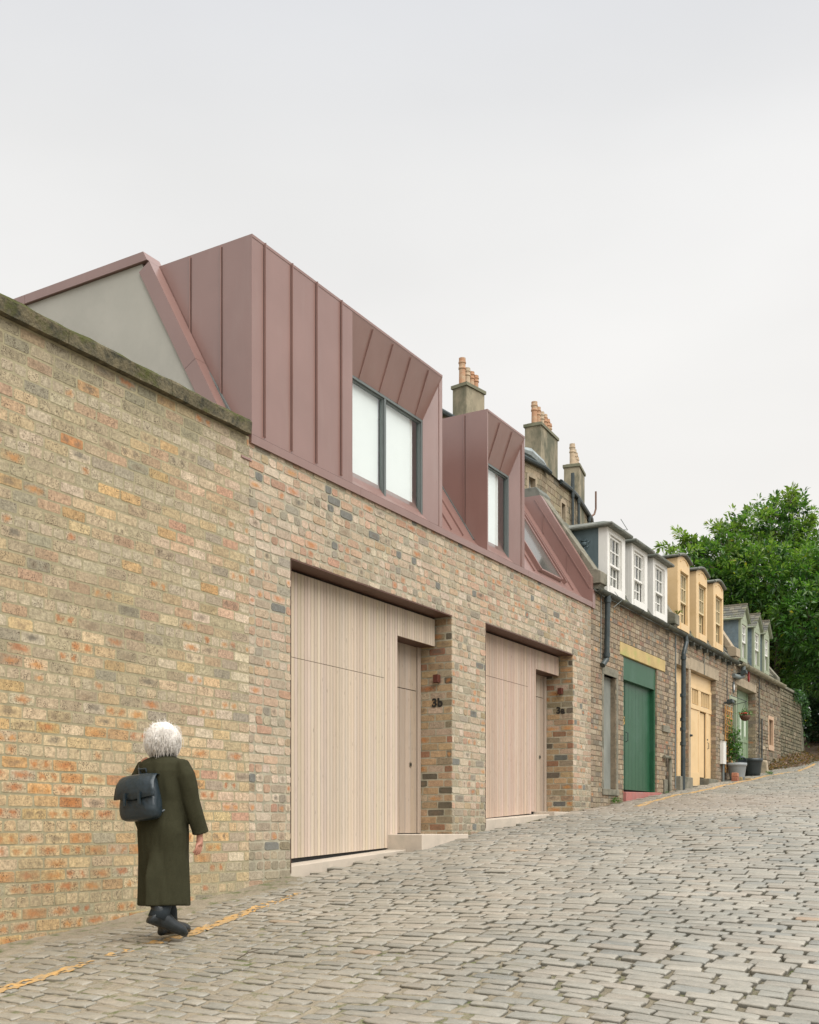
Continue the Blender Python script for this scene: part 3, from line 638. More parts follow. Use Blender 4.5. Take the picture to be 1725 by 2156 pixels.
# ------------------------------------------------------------------ the two new houses
SLO = 1.63; YM, ZM = .19, 3.94
def my(z): return YM + (z - ZM) / SLO
ZT = 5.74
def seam_y(mb, x, y0, y1, z0, z1, w=.009, h=.022):   # raised seam on the slope
    n = Vector((0, -SLO, 1)).normalized() * h
    mb.hexa([(x - w, y0, z0), (x + w, y0, z0), (x + w, y0 + n.y, z0 + n.z), (x - w, y0 + n.y, z0 + n.z)], [(x - w, y1, z1), (x + w, y1, z1), (x + w, y1 + n.y, z1 + n.z), (x - w, y1 + n.y, z1 + n.z)])
def glass_unit(t, x0, x1, z0, z1, y, mull, room, blind):
    """sliding window: frame with panes, a blind behind, a dim room"""
    fr = MB(); w = .032
    xs = [x0] + mull + [x1]
    fr.box(x0, x1, y, y + .07, z1 - w, z1); fr.box(x0, x1, y, y + .07, z0, z0 + w * .8)
    for i, x in enumerate(xs):
        a, b = (x, x + w) if i == 0 else (x - w, x) if i == len(xs) - 1 else (x - w * .6, x + w * .6)
        fr.box(a, b, y + (.001 if 0 < i < len(xs) - 1 else 0), y + .069, z0 + w * .8, z1 - w)
    f = fr.build('window', M['frame'], t, bevel=.003)
    s = MB()                                            # inner sash line
    for i in range(len(xs) - 1):
        a, b = xs[i] + (w if i == 0 else w * .6), xs[i + 1] - (w if i == len(xs) - 2 else w * .6)
        c, d = z0 + w * .8, z1 - w; k = .015
        s.box(a + .004, b - .004, y + .02, y + .06, d - k, d - .003); s.box(a + .004, b - .004, y + .02, y + .06, c + .003, c + k)
        s.box(a + .004, a + k, y + .02, y + .06, c + k, d - k); s.box(b - k, b - .004, y + .02, y + .06, c + k, d - k)
    s.build('sash', M['frame'], f)
    for i in range(len(xs) - 1):
        g = MB(); g.quad((xs[i] + .03, y + .04, z0 + .03), (xs[i + 1] - .03, y + .04, z0 + .03), (xs[i + 1] - .03, y + .04, z1 - .03), (xs[i] + .03, y + .04, z1 - .03)); g.build('pane', M['coated'], f, fix=False)
    bl = MB()
    for a, b in blind: bl.box(a, b, y + .085, y + .09, z0, z1)
    bl.build('blind', M['blind'], f)
    rm = MB(); a, b = room; rm.box(a, b, y + .5, y + .52, z0 - .05, z1 + .02); rm.box(a, b, y + .075, y + .5, z0 - .05, z0 - .01); rm.box(a, a + .01, y + .075, y + .5, z0 - .01, z1)
    rm.build('interior', M['room'], f)
def cladding(name, m, t, x0, x1, zb, zt, y, pitch, gap, seed, hjoint=None, cut=None, vj=None, wmul=.5):
    """vertical boards; zb(x) gives the bottom edge"""
    mb = MB(); r = random.Random(seed); n = round((x1 - x0) / pitch); p = (x1 - x0) / n
    for i in range(n):
        a, b = x0 + i * p, x0 + (i + 1) * p - gap; k = r.uniform(.86, 1.06); mb.cur = (k, k * r.uniform(.97, 1.02), k * r.uniform(.95, 1.03), 1)
        bot = (lambda x: zb(x)) if not cut or (a + b) / 2 < cut[0] else (lambda x: cut[1])
        dy = r.uniform(0, .0015)
        def bd(z0a, z0b, z1):
            mb.hexa([(a, y + dy, z0a), (b, y + dy, z0b), (b, y + .02, z0b), (a, y + .02, z0a)], [(a, y + dy, z1), (b, y + dy, z1), (b, y + .02, z1), (a, y + .02, z1)])
        if hjoint and (a + b) / 2 < hjoint[1] and (a + b) / 2 > hjoint[0]: bd(bot(a), bot(b), hjoint[2] - .003); bd(hjoint[2] + .003, hjoint[2] + .003, zt)
        else: bd(bot(a), bot(b), zt)
        if cut and a < cut[0] < b: pass
    mb.cur = (1, 1, 1, 1)
    o = mb.build(name, m, t, attrs=True); o.data.update()
    return o
def number(txt, t, X, yc, zc, size):
    cu = bpy.data.curves.new('n', 'FONT'); cu.body = txt; cu.size = size; cu.extrude = .004; cu.offset = .006; cu.align_x = 'CENTER'; cu.align_y = 'CENTER'; cu.space_character = 1.08
    to = bpy.data.objects.new('n', cu); COL.objects.link(to); bpy.context.view_layer.update()
    me = bpy.data.meshes.new_from_object(to.evaluated_get(bpy.context.evaluated_depsgraph_get())); bpy.data.objects.remove(to)
    me.materials.clear(); me.materials.append(M['black'])
    # text x -> world -y, text y -> world z, normal -> -x
    me.transform(Matrix(((0, 0, -1, X), (-1, 0, 0, yc), (0, 1, 0, zc), (0, 0, 0, 1))))
    o = bpy.data.objects.new('house_number', me); COL.objects.link(o); o.parent = t; o.location = -t.location; o['label'] = 'black number ' + txt + ' fixed to the brick jamb'
def modern_house(x0, x1, seam_l, op, dorm, wood, num, seed, label, gable, rooflight, mix_edge):
    t = empty('mews_house', ((x0 + x1) / 2, .5, Zg((x0 + x1) / 2, 0)), label, 'house', 'houses along the mews')
    ox0, ox1, oz, nx, nz = op                            # opening left, right, head, notch x, notch z
    r = random.Random(seed); holes = [(ox0, ox1, -9, oz)]
    mb = MB(); backing(mb, FRONT, x0, x1, -2.2, 3.70, holes, -.0035, -.9)
    lay(mb, FRONT, x0, x1, -1.2, 3.715, holes, col_new, 'mix', vs=-.595, rnd=r, ga=GAf, joint=.012, worn=1.7, proud=(-.001, .003))
    # brick jamb on the right side of the entrance
    zb = Zg(ox1, 0) - .2
    lay(mb, jamb_place(ox1), -.50, -.0, zb, oz, [], col_jamb, 'stretch', vs=-.595, rnd=r, proud=(.0, .006))
    mb.build('brickwork', [M['brick_new'], M['mortar_new']], t, attrs=True)
    # metal lintel lining
    s = MB(); xm = (ox0 + ox1) / 2 - .1
    s.box(ox0 + .004, xm - .003, -.006, .30, oz - .012, oz + .004); s.box(xm + .003, ox1 - .004, -.006, .30, oz - .012, oz + .004)
    s.build('soffit', M['soffit'], t)
    s = MB(); s.box(ox0 + .004, ox0 + .012, .0, .28, Zg(ox0, 0) + .02, oz - .02); s.build('reveal_lining', M['soffit'], t)
    s = MB(); s.box(ox0, nx, .255, .30, -1., oz - .012); s.box(nx - .02, ox1 - .01, .255, .30, nz + .012, oz - .012); s.box(ox0, ox1, .62, .7, -1., nz + .05); s.build('backing_board', M['dark'], t)
    gb = (lambda x: -.325 + (x - 8.9) * .044) if num == '3b' else (lambda x: .125 + (x - 13.3) * .055)
    # garage door, side post and overhead panel
    gd = nx - .30
    o = cladding('garage_door', wood, t, ox0 + .014, gd, gb, oz - .035, .23, .0605 if num == '3b' else .058, .0055, seed, hjoint=(ox0 - 1, gd, 1.80 + (.36 if num != '3b' else 0)))
    cladding('cladding_panel', wood, t, gd + .007, nx, lambda x: nz2(num) if x > gd + .12 else gb(gd), oz - .035, .23, .060, .0055, seed + 1)
    cladding('overhead_panel', wood, t, nx + .001, ox1 - .035, lambda x: nz, oz - .035, .23, .060, .0055, seed + 2)
    s = MB(); s.box(nx - .02, nx, .25, .50, nz2(num), nz); s.build('door_reveal', wood_plain, t)
    s = MB(); s.box(nx, ox1 - .012, .235, .52, nz + .002, nz + .012); s.build('porch_soffit', M['soffit'], t)
    # entrance door
    dz = nz2(num) + .012
    d = cladding('entrance_door', M['wood_grey'], t, nx + .01, ox1 - .10, lambda x: dz, 1.78 + (.33 if num != '3b' else 0), .47, .135, .006, seed + 4)
    cladding('door_head_panel', M['wood_grey'], t, nx + .01, ox1 - .10, lambda x: 1.79 + (.33 if num != '3b' else 0), nz, .47, .135, .006, seed + 4)
    s = MB(); s.box(ox1 - .094, ox1 - .012, .455, .50, dz, nz); s.build('door_frame', wood_plain2, t)
    lk = MB(); lx, lz = ox1 - .26, dz + .98 - .1; n = 20
    lk.add([(lx + .034 * math.cos(a * 2 * PI / n), .464, lz + .034 * math.sin(a * 2 * PI / n)) for a in range(n)] + [(lx + .034 * math.cos(a * 2 * PI / n), .472, lz + .034 * math.sin(a * 2 * PI / n)) for a in range(n)], [tuple(range(n)), tuple(range(2 * n - 1, n - 1, -1))] + [(a, (a + 1) % n, n + (a + 1) % n, n + a) for a in range(n)])
    lk.build('lock', M['steel'], d); kh = MB(); kh.box(lx - .009, lx + .009, .455, .463, lz - .018, lz + .018); kh.build('keyhole', M['black'], d)
    # small wall lamp on the jamb
    lp = MB(); zl = 1.935 if num == '3b' else 2.22; lp.box(ox1 - .085, ox1 - .004, .165, .235, zl - .05, zl + .05); lp.build('wall_lamp', M['lamp_red'], t, bevel=.004)
    number(num, t, ox1 - .007, .215, 1.625 if num == '3b' else 1.91, .15)
    # concrete sill under the garage door and step
    s = MB(); sx = nx - (.22 if num == '3b' else .05); z0, z1 = Zg(ox0, 0), Zg(sx, 0)
    top = (lambda x: gb(x) - (.055 - (x - ox0) * .022)) if num == '3b' else (lambda x: gb(x) - .006)
    s.hexa([(ox0 + .01, .02, z0 - .3), (sx + .3, -.02, z1 - .3), (sx + .3, .5, z1 - .3), (ox0 + .01, .5, z0 - .3)], [(ox0 + .01, .02, top(ox0)), (sx + .3, -.02, top(sx) + (.0)), (sx + .3, .5, top(sx)), (ox0 + .01, .5, top(ox0))])
    s.build('door_sill', M['concrete'], t, bevel=.006)
    s = MB(); zt = nz2(num); s.box(sx, ox1 - .003, -.24 if num == '3b' else -.10, .6, Zg(ox1, 0) - .5, zt) ; s.build('doorstep', M['concrete'], t, bevel=.008)
    # cornice trim
    c = MB(); xx = x0 + (.0 if mix_edge else .0)
    for a, b in ((x0, (x0 + x1) / 2 - .4), ((x0 + x1) / 2 - .396, x1)):
        c.prism_x([(.06, 3.705), (-.028, 3.70), (-.032, 3.782), (.02, 3.788), (.3, 3.792), (.3, 3.705)], a, b)
    c.build('eaves_trim', M['zinc'], t)
    # mansard roof with standing seams
    rf = MB(); rf.prism_x([(.05, 3.78), (YM, ZM), (my(ZT), ZT), (8.5, ZT + .05), (8.5, 3.78)], x0 + (.14 if gable else 0), x1)
    dl, dr, dtop = dorm[0], dorm[1], 5.70
    for x in rooflight['seams']: seam_y(rf, x, YM, my(ZT - .02), ZM, ZT - .02)
    ro = rf.build('mansard_roof', M['zinc'], t)
    if rooflight.get('glass'):
        a, b = rooflight['glass']; nrm = Vector((0, -SLO, 1)).normalized(); f = MB()
        def sl(x, z, h): y = my(z); return (x, y + nrm.y * h, z + nrm.z * h)
        def slab(x0_, x1_, z0_, z1_, h0, h1, bb):
            bb.hexa([sl(x0_, z0_, h0), sl(x1_, z0_, h0), sl(x1_, z1_, h0), sl(x0_, z1_, h0)], [sl(x0_, z0_, h1), sl(x1_, z0_, h1), sl(x1_, z1_, h1), sl(x0_, z1_, h1)])
        slab(a, a + .05, 3.99, 5.5, .002, .07, f); slab(b - .05, b, 3.99, 5.5, .002, .07, f); slab(a + .05, b - .05, 3.99, 4.02, .002, .055, f); slab(a + .05, b - .05, 5.46, 5.5, .002, .07, f)
        fo = f.build('rooflight', M['zinc'], t)
        g = MB(); slab(a + .05, b - .05, 4.02, 5.46, .045, .05, g); g.build('pane', mat('dark_rooflight_glass', (.10, .095, .085), .08, .1, 3, bmp=0), fo)
        f2 = MB(); slab(b + .13, b + .17, 3.99, 5.5, .002, .07, f2); f2.build('roof_flashing', M['zinc'], t)
    # dormer
    wl, wr, gx, gz, gy = dorm[2], dorm[3], dorm[4], dorm[5], .20
    d = MB(); t0 = 3.77
    yb = my(dtop) + .25
    # left cheek, front panel, right lining, roof
    d.box(dl, dl + .03, .0, yb, t0, dtop); d.box(dr - .03, dr, .03, yb, t0, dtop - .0)
    if wl > dl + .05: d.box(dl + .03, wl, .0, .03, t0, dtop); d.box(wl - .03, wl, .03, gy + .3, t0, dtop - .02)
    d.box(dl, dr, -.004, yb, dtop, dtop + .028)
    fr_z = dtop
    # splayed head
    d.hexa([(wl, .0, fr_z), (dr, .0, fr_z), (dr, .02, fr_z), (wl, .02, fr_z)], [(wl, gy, gz), (gx, gy, gz), (gx, gy + .03, gz + .03), (wl, gy + .03, gz + .03)])
    # splayed right jamb
    d.hexa([(dr, .0, t0), (dr, .0, fr_z), (dr, .03, fr_z), (dr, .03, t0)], [(gx, gy, t0), (gx, gy, gz), (gx + .03, gy + .04, gz), (gx + .03, gy + .04, t0)])
    # seams
    for x in dorm[6]: d.box(x - .0045, x + .0045, -.026, .0, t0 + .05, dtop + .02)
    for y in dorm[7]: d.box(dl - .016, dl, y - .006, y + .006, max(t0, ZM + (y - YM) * SLO) + .0, dtop + .01)
    for x in dorm[8]:
        d.hexa([(x - .006, .006, fr_z - .03), (x + .006, .006, fr_z - .03), (x + .006, -.008, fr_z - .03), (x - .006, -.008, fr_z - .03)],
               [(x - .006, gy, gz + .012), (x + .006, gy, gz + .012), (x + .006, gy - .012, gz - .004), (x - .006, gy - .012, gz - .004)])
    shade_mb = MB()  # thin dark strips: painted shadow lines beside the seams and above the eaves trim
    for x in dorm[6]: shade_mb.box(x - .0105, x - .0047, -.002, .0, t0 + .06, dtop - .002)
    for y in dorm[7]: shade_mb.box(dl - .002, dl, y - .0145, y - .0062, max(t0, ZM + (y - YM) * SLO) + .01, dtop - .002)
    shade_mb.box(dl + .01, dr - .01, -.0045, -.0005, 3.788, 3.800)
    # coping edge of the dormer front
    dm = d.build('dormer', M['zinc'], t)
    shade_mb.build('seam_shade_lines', M['seam_shade'], dm)
    glass_unit(dm, wl, gx, t0 + .01, gz, gy, dorm[9], (wl + .01, gx + .3), dorm[10])
    cl = MB(); y0c, y1c = YM + .02, my(dtop); n = Vector((0, -SLO, 1)).normalized() * .02
    cl.hexa([(dl - .022, y0c, ZM + .02), (dl - .0, y0c, ZM + .02), (dl, y0c + n.y, ZM + .02 + n.z), (dl - .022, y0c + n.y, ZM + .02 + n.z)], [(dl - .022, y1c, dtop - .02), (dl, y1c, dtop - .02), (dl, y1c + n.y, dtop - .02 + n.z), (dl - .022, y1c + n.y, dtop - .02 + n.z)])
    cl.build('side_flashing', M['frame'], dm)
    if gable:
        g = MB(); X = 8.10
        g.hexa([(X, .36, 3.0), (X, .36, 3.98), (X, 1.30, 5.715), (X, 9, 5.715), (X, 9, 3.0)], [(X + .12, .36, 3.0), (X + .12, .36, 3.98), (X + .12, 1.30, 5.715), (X + .12, 9, 5.715), (X + .12, 9, 3.0)])
        g.build('gable_wall', M['render'], t)
        k = MB(); w = .14; sn = Vector((0, 1.0, 1.82)).normalized(); nn = Vector((0, -sn.z, sn.y))
        # sloping verge in two lengths, then the level parapet edge in two lengths
        A = Vector((0, .245, 3.96)); B = Vector((0, 1.200, 5.698))
        def slopeband(p, q, cut=False):
            a, b = p, q; i = -nn * w
            pr = [(a + nn * .02), (b + nn * .02), (b + i), (a + i)]
            k.hexa([(X - .02, v_.y, v_.z) for v_ in pr], [(X + .13, v_.y, v_.z) for v_ in pr])
        m_ = A.lerp(B, .36); slopeband(A - sn * .5, m_ - sn * .002); slopeband(m_ + sn * .002, B)
        for a, b in ((1.25, 3.0), (3.004, 5.2), (5.204, 9.)):
            k.hexa([(X - .035, a, 5.815), (X - .035, b, 5.815), (X - .035, b, 5.72), (X - .035, a - .052 * (a == 1.25), 5.72)], [(X + .20, a, 5.815), (X + .20, b, 5.815), (X + .20, b, 5.72), (X + .20, a - .052 * (a == 1.25), 5.72)])
        k.build('gable_trim', M['zinc'], t)
    return t
def nz2(num): return -.068 if num == '3b' else .262
wood_plain = mat('larch_edge', (.52, .39, .29), .75, .08, 6, (5, 5, .4), bmp=.1)
wood_plain2 = mat('grey_larch_edge', (.40, .32, .25), .75, .08, 6, (5, 5, .4), bmp=.1)
modern_house(8.2, 12.82, 0, (8.86, 12.30, 2.735, 11.33, 2.355), (8.24, 12.04, 9.99, 11.89, 11.89, 5.15, [8.43, 8.87, 9.30, 9.76], [.38, .78], [10.42, 10.86, 11.27, 11.70], [11.0], [(10.03, 10.97), (11.03, 11.77)]),
             M['wood'], '3b', 21, 'new brick house with the wide red metal dormer and pale timber garage door, 3b', True, {'seams': [12.3, 12.62]}, True)
modern_house(12.82, 17.19, 0, (13.26, 16.40, 2.80, 15.46, 2.47), (13.31, 14.53, 13.36, 14.42, 14.42, 5.15, [], [.35], [13.72, 14.12], [], [(13.37, 14.23)]),
             M['wood_pink'], '3a', 33, 'new brick house with the narrow red metal dormer and pinkish timber door, 3a', False, {'seams': [12.95, 14.75, 15.3, 16.85], 'glass': (15.5, 16.4)}, False)

# ------------------------------------------------------------------ old mews houses
def slates(mb, x0, x1, z0, z1, y0, slope, step=.16, wd=.2, holes=(), seed=1):
    """overlapping slates on a slope that starts at (y0,z0)"""
    r = random.Random(seed); nrm = Vector((0, -slope, 1)).normalized(); along = Vector((0, 1, slope)).normalized(); L = (z1 - z0) / along.z; k = 0; s = 0
    while s < L:
        x = x0 - (wd / 2 if k % 2 else 0)
        while x < x1:
            w = wd * r.uniform(.8, 1.2); a, b = max(x, x0), min(x + w - .006, x1); zc = z0 + along.z * (s + step / 2)
            if b - a > .03 and not any(h[0] < a and b < h[1] and zc > h[2] for h in holes):
                c = r.choice(((.10, .10, .085), (.13, .125, .10), (.075, .08, .072), (.16, .145, .105), (.11, .115, .085))); mb.cur = (*c, 1)
                j = r.uniform(-.012, .012); P = lambda xx, ss, h: (xx, y0 + along.y * ss + nrm.y * h, z0 + along.z * ss + nrm.z * h)
                h0 = r.uniform(.028, .04)
                mb.hexa([P(a, s + j, h0 - .012), P(b, s + j, h0 - .012), P(b, s + step * 1.6, .002), P(a, s + step * 1.6, .002)], [P(a, s + j, h0), P(b, s + j, h0), P(b, s + step * 1.6, .012), P(a, s + step * 1.6, .012)])
            x += w
        s += step; k += 1
    mb.cur = (1, 1, 1, 1)
def sash_window(t, x0, x1, z0, z1, y, m, cols, rows_top, rows_bot, glassback, split=.52, recess=.0):
    """two sliding sashes: the top one stands 3 cm proud of the bottom one"""
    zm = z0 + (z1 - z0) * (1 - split); fr = MB(); w = .035; b = .02
    wn = None
    def sash(a, b_, c, d, yy, rows):
        fr.box(a, b_, yy, yy + .035, d - w, d); fr.box(a, b_, yy, yy + .035, c, c + w); fr.box(a, a + w, yy, yy + .035, c + w, d - w); fr.box(b_ - w, b_, yy, yy + .035, c + w, d - w)
        for i in range(1, cols): xx = a + w + (b_ - a - 2 * w) * i / cols; fr.box(xx - b / 2, xx + b / 2, yy + .004, yy + .03, c + w, d - w)
        for j in range(1, rows): zz = c + w + (d - c - 2 * w) * j / rows; fr.box(a + w, b_ - w, yy + .0045, yy + .0295, zz - b / 2, zz + b / 2)
    sash(x0, x1, zm - .02, z1, y, rows_top); sash(x0, x1, z0, zm + .02, y + .045, rows_bot)
    f = fr.build('window', m, t)
    g = MB(); g.quad((x0 + .02, y + .02, zm), (x1 - .02, y + .02, zm), (x1 - .02, y + .02, z1 - .02), (x0 + .02, y + .02, z1 - .02)); g.quad((x0 + .02, y + .065, z0 + .02), (x1 - .02, y + .065, z0 + .02), (x1 - .02, y + .065, zm), (x0 + .02, y + .065, zm)); g.build('pane', M['glass'], f, fix=False)
    g = MB(); g.box(x0, x1, y + .14, y + .15, z0, z1); g.build('curtain', glassback, f)
    return f
def wall_with(name_list, x0, x1, ztop, holes, colfn, mats, seed, mode='mix', ga=GAf, pitch=.088, lod=4, back=-.35):
    mb = MB(); backing(mb, FRONT, x0, x1, -1.2, ztop, holes, -.005, back)
    lay(mb, FRONT, x0, x1, Zg(x0, 0) - .2, ztop - .01, holes, colfn, mode, vs=.0, rnd=random.Random(seed), ga=ga, pitch=pitch, lod=lod)
    return mb
def skew(t, x0, x1, y0, z0, y1, z1, kn=True, m='stone_grey', name='skew_stones'):
    s = MB(); n = 4
    for i in range(n):
        a, b = i / n, (i + 1) / n - .004
        P = lambda f_, h: (y0 + (y1 - y0) * f_, z0 + (z1 - z0) * f_ + h)
        s.prism_x([P(a, -.26), P(a, .0), P(b, .0), P(b, -.26)], x0, x1)
    s.build(name, M[m], t, bevel=.01)
    if kn:
        k = MB(); k.prism_x([(-.13, z0 - .24), (-.13, z0 - .04), (-.03, z0 + .01), (.10, z0 + .015), (.10, z0 - .24)], x0 - .012, x1 + .012)
        k.prism_x([(-.06, z0 - .33), (-.11, z0 - .242), (.10, z0 - .242), (.10, z0 - .33)], x0 + .03, x1 - .03); k.build('kneeler_stone', M[m], t, bevel=.012)
def gutter(t, x0, x1, m, z=4.03, y=-.02, r=.065):
    g = MB(); n = 8; xs = [x0]
    while xs[-1] < x1: xs.append(min(xs[-1] + .05 if len(xs) % 2 else xs[-1] + 1.5, x1))
    prof = [(y - r - r * math.cos(PI * k / n), z - r * math.sin(PI * k / n)) for k in range(n + 1)]
    prof += [(y - r + (r - .012) * math.cos(PI * k / n), z - (r - .012) * math.sin(PI * k / n) + .001) for k in range(n + 1)]
    g.prism_x(prof, x0, x1)
    x = x0 + .6
    while x < x1: g.prism_x([(y - r - (r + .008) * math.cos(PI * k / n), z - (r + .008) * math.sin(PI * k / n)) for k in range(n + 1)], x, x + .04); x += 1.6
    g.build('gutter', m, t)
def pipe(t, pts, r, m, collars=(), name='drainpipe'):
    p = MB(); p.tube(pts, r, 12)
    for (x, y, z) in collars: p.tube([(x, y, z - .035), (x, y, z + .035)], r + .012, 12)
    return p.build(name, m, t)
def lintel(t, x0, x1, z0, z1, m, y=-.006, name='lintel'):
    s = MB(); s.box(x0, x1, y, .30, z0, z1); return s.build(name, m, t, bevel=.008)

def white_house():
    t = empty('mews_house', (19.5, .5, Zg(19.5, 0)), 'old brick mews house with three white dormers and a bottle green garage door', 'house', 'houses along the mews')
    holes = [(17.79, 18.40, .69, 2.66), (18.79, 20.72, -2, 3.11), (18.60, 21.22, 3.11, 3.345)]
    mb = wall_with(0, 17.19, 21.76, 4.0, holes, col_old, None, 5)
    lay(mb, jamb_place(20.72), -.42, 0, .5, 3.11, [], col_old, 'stretch', vs=0, rnd=random.Random(8), pitch=.088, lod=4)
    mb.build('brickwork', [M['brick_old'], M['mortar_old']], t, attrs=True)
    # red metal party wall cladding of the neighbour's roof is its own part further down
    s = MB(); s.box(17.70, 18.50, -.012, .1, 2.66, 2.80); s.box(17.70, 17.785, -.010, .1, .60, 2.66); s.box(18.405, 18.50, -.010, .1, .60, 2.66); s.box(17.70, 18.50, -.03, .1, .58, .685); s.build('doorway_surround', M['stone_grey'], t, bevel=.006)
    s = MB(); s.box(17.79, 18.40, .10, .14, .69, 2.66); s.build('blocked_doorway', M['conc_dark'], t)
    lintel(t, 18.60, 21.22, 3.115, 3.34, M['stone_yel'], -.01)
    d = MB(); r = random.Random(1); x = 18.80
    while x < 20.64:
        w = .2; d.box(x, min(x + w - .004, 20.64), .12, .15, .72, 2.72); x += w
    d = d.build('garage_door', M['green'], t)
    k = MB(); k.box(19.193, 19.203, .115, .118, .72, 2.71); k.box(18.8, 20.72, .16, .30, .5, 3.1); k.build('door_gap', M['dark'], d)
    f = MB(); f.box(18.793, 20.715, .03, .116, 2.70, 3.108); f.build('door_head_board', M['green'], t, bevel=.004)
    f = MB(); f.box(20.645, 20.716, .035, .155, .70, 2.698); f.build('door_frame', M['green'], t, bevel=.004)
    k = MB(); k.lathe(0, 0, [(.012, 0), (.028, .004), (.02, .02)], 12)
    k = MB(); k.tube([(19.08 + .035 * math.cos(a), .098, 1.98 + .045 * math.sin(a) - .03) for a in [i * PI / 6 for i in range(13)]], .009, 8); k.tube([(19.08, .12, 2.03), (19.08, .085, 2.03)], .02, 10); k.build('door_knocker', M['brass'], d)
    k = MB(); k.tube([(19.26, .12, 1.78), (19.26, .08, 1.76), (19.26, .08, 1.62), (19.26, .12, 1.60)], .008, 8); k.build('door_handle', M['iron'], d)
    s = MB(); s.hexa([(18.78, -.06, .4), (20.85, -.06, .4), (20.85, .3, .4), (18.78, .3, .4)], [(18.78, -.06, .66), (20.85, -.06, .705), (20.85, .3, .715), (18.78, .3, .68)]); s.build('threshold', M['redstep'], t, bevel=.01)
    # little stone hatch and stub pipe
    s = MB(); s.box(21.02, 21.44, -.04, .02, 1.92, 2.05); s.build('hatch_stone', M['stone_grey'], t, bevel=.008)
    s = MB(); s.tube([(21.05, -.04, 1.42), (21.30, -.07, 1.42), (21.34, -.07, 1.38), (21.34, -.07, .75)], .035, 10); s.build('vent_pipe', M['stone_grey'], t)
    s = MB(); s.box(21.1, 21.42, -.035, 0, .7, .98); s.build('plinth_stone', M['stone_grey'], t, bevel=.01)
    # roof
    rf = MB(); rf.prism_x([(.0, 3.99), (.02, 4.08), (.75, 5.33), (8, 5.36), (8, 3.99)], 17.3, 21.7, 1); slates(rf, 17.62, 21.45, 4.09, 5.28, .02, 1.72, seed=3)
    rf.build('slate_roof', [M['slate'], M['lead_roof']], t, attrs=True)
    for i, (a, b) in enumerate(((17.90, 18.80), (19.16, 20.05), (20.40, 21.29))):
        dm = MB(); zt = 5.22
        # painted front boards either side of the window, boarded cheeks
        w0, w1 = a + .10, b - .20
        dm.box(a, w0, -.03, .03, 4.10, zt); dm.box(w1, b, -.03, .03, 4.10, zt); dm.box(w0, w1, -.03, .03, zt - .10, zt); dm.box(w0, w1, -.045, .03, 4.10, 4.22)
        dm.box(a, a + .03, .03, .14, 4.10, zt); dm.box(b - .03, b, .03, .14, 4.10, zt)
        for q in (w0 - .012, w1): dm.box(q, q + .012, -.044, -.03, 4.22, zt - .1)
        o = dm.build('dormer', M['white'], t, bevel=.004)
        for q in (a + .002, b - .03): ck = MB(); ck.box(q, q + .028, .14, 1.0, 4.2, zt); ck.build('lead_cheek', M['lead'], o)
        sash_window(o, w0 + .01, w1 - .01, 4.23, zt - .11, .0, M['white'], 3 if True else 2, 2, 2, M['net'], .56)
        h = MB(); ov = .07; zb = zt
        h.box(a - ov, b + ov, -.13, 1.1, zb, zb + .05); h.hexa([(a - ov, -.13, zb + .05), (b + ov, -.13, zb + .05), (b + ov, 1.1, zb + .05), (a - ov, 1.1, zb + .05)], [(a + .16, .10, zb + .15), (b - .16, .10, zb + .15), (b - .16, 1.1, zb + .17), (a + .16, 1.1, zb + .17)]); h.tube([(a - ov, 1.1, zb + .026), (a - ov, -.13, zb + .026), (b + ov, -.13, zb + .026), (b + ov, 1.1, zb + .026)], .032, 8)
        h.build('lead_hood', M['lead_roof'], o)
        if i == 0:
            e = MB(); X = a + .001; cy, cz = .40, 4.97
            def blob(y, z, ry, rz, d=.035, n=10):
                vs = [(X - d, y, z)]; 
                for k_, (f_, dd) in enumerate(((.5, d * .85), (.85, d * .5), (1, 0))):
                    vs += [(X - dd, y + ry * f_ * math.cos(2 * PI * q / n), z + rz * f_ * math.sin(2 * PI * q / n)) for q in range(n)]
                fs = [(0, 1 + q, 1 + (q + 1) % n) for q in range(n)]
                for k_ in range(2): fs += [(1 + k_ * n + q, 1 + (k_ + 1) * n + q, 1 + (k_ + 1) * n + (q + 1) % n, 1 + k_ * n + (q + 1) % n) for q in range(n)]
                e.add(vs, fs)
            blob(cy, cz, .055, .05); blob(cy, cz + .055, .06, .018)
            for q in range(5): blob(cy + .05 - q * .025, cz + .075, .008, .022, .02, 6)
            e.tube([(X, cy, cz - .04), (X - .012, cy - .02, cz - .12), (X, cy - .09, cz - .24)], .009, 6)
            for (dy, dz, a_) in ((.07, -.10, 1), (.10, -.16, 1), (-.09, -.06, -1), (-.12, .02, -1), (.03, -.19, 1)):
                e.tube([(X, cy - .03, cz - .13), (X - .014, cy + dy * .6, cz + dz), (X, cy + dy, cz + dz + .03)], [.005, .017, .003], 6)
            e.build('thistle_relief', M['lead'], o)
    gutter(t, 17.24, 21.98, M['gutter'])
    pipe(t, [(17.74, -.09, 4.0), (17.74, -.075, 2.98), (17.735, -.075, 2.90), (17.60, -.05, 2.78)], .048, M['iron'], [(17.74, -.09, 3.9), (17.737, -.075, 2.97)])
    for P_, r_ in (([(17.62, -.02, 4.0), (17.62, -.01, 2.9)], .008), ([(21.88, -.02, 3.95), (21.9, -.015, 2.2), (21.86, -.02, .82)], .012), ([(18.0, -.12, 4.1), (18.08, -.22, 3.95), (17.86, -.15, 3.8)], .005)): c = MB(); c.tube(P_, r_, 6); c.build('cable', M['iron_grey'], t)
    c = MB(); c.tube([(18.2, -.16, 5.40), (18.3, -.25, 5.22), (18.05, -.2, 5.18), (17.9, -.15, 5.22)], .006, 5); c.build('cable', M['iron_grey'], t)
    skew(t, 17.31, 17.60, -.02, 4.36, 1.0, 5.84)
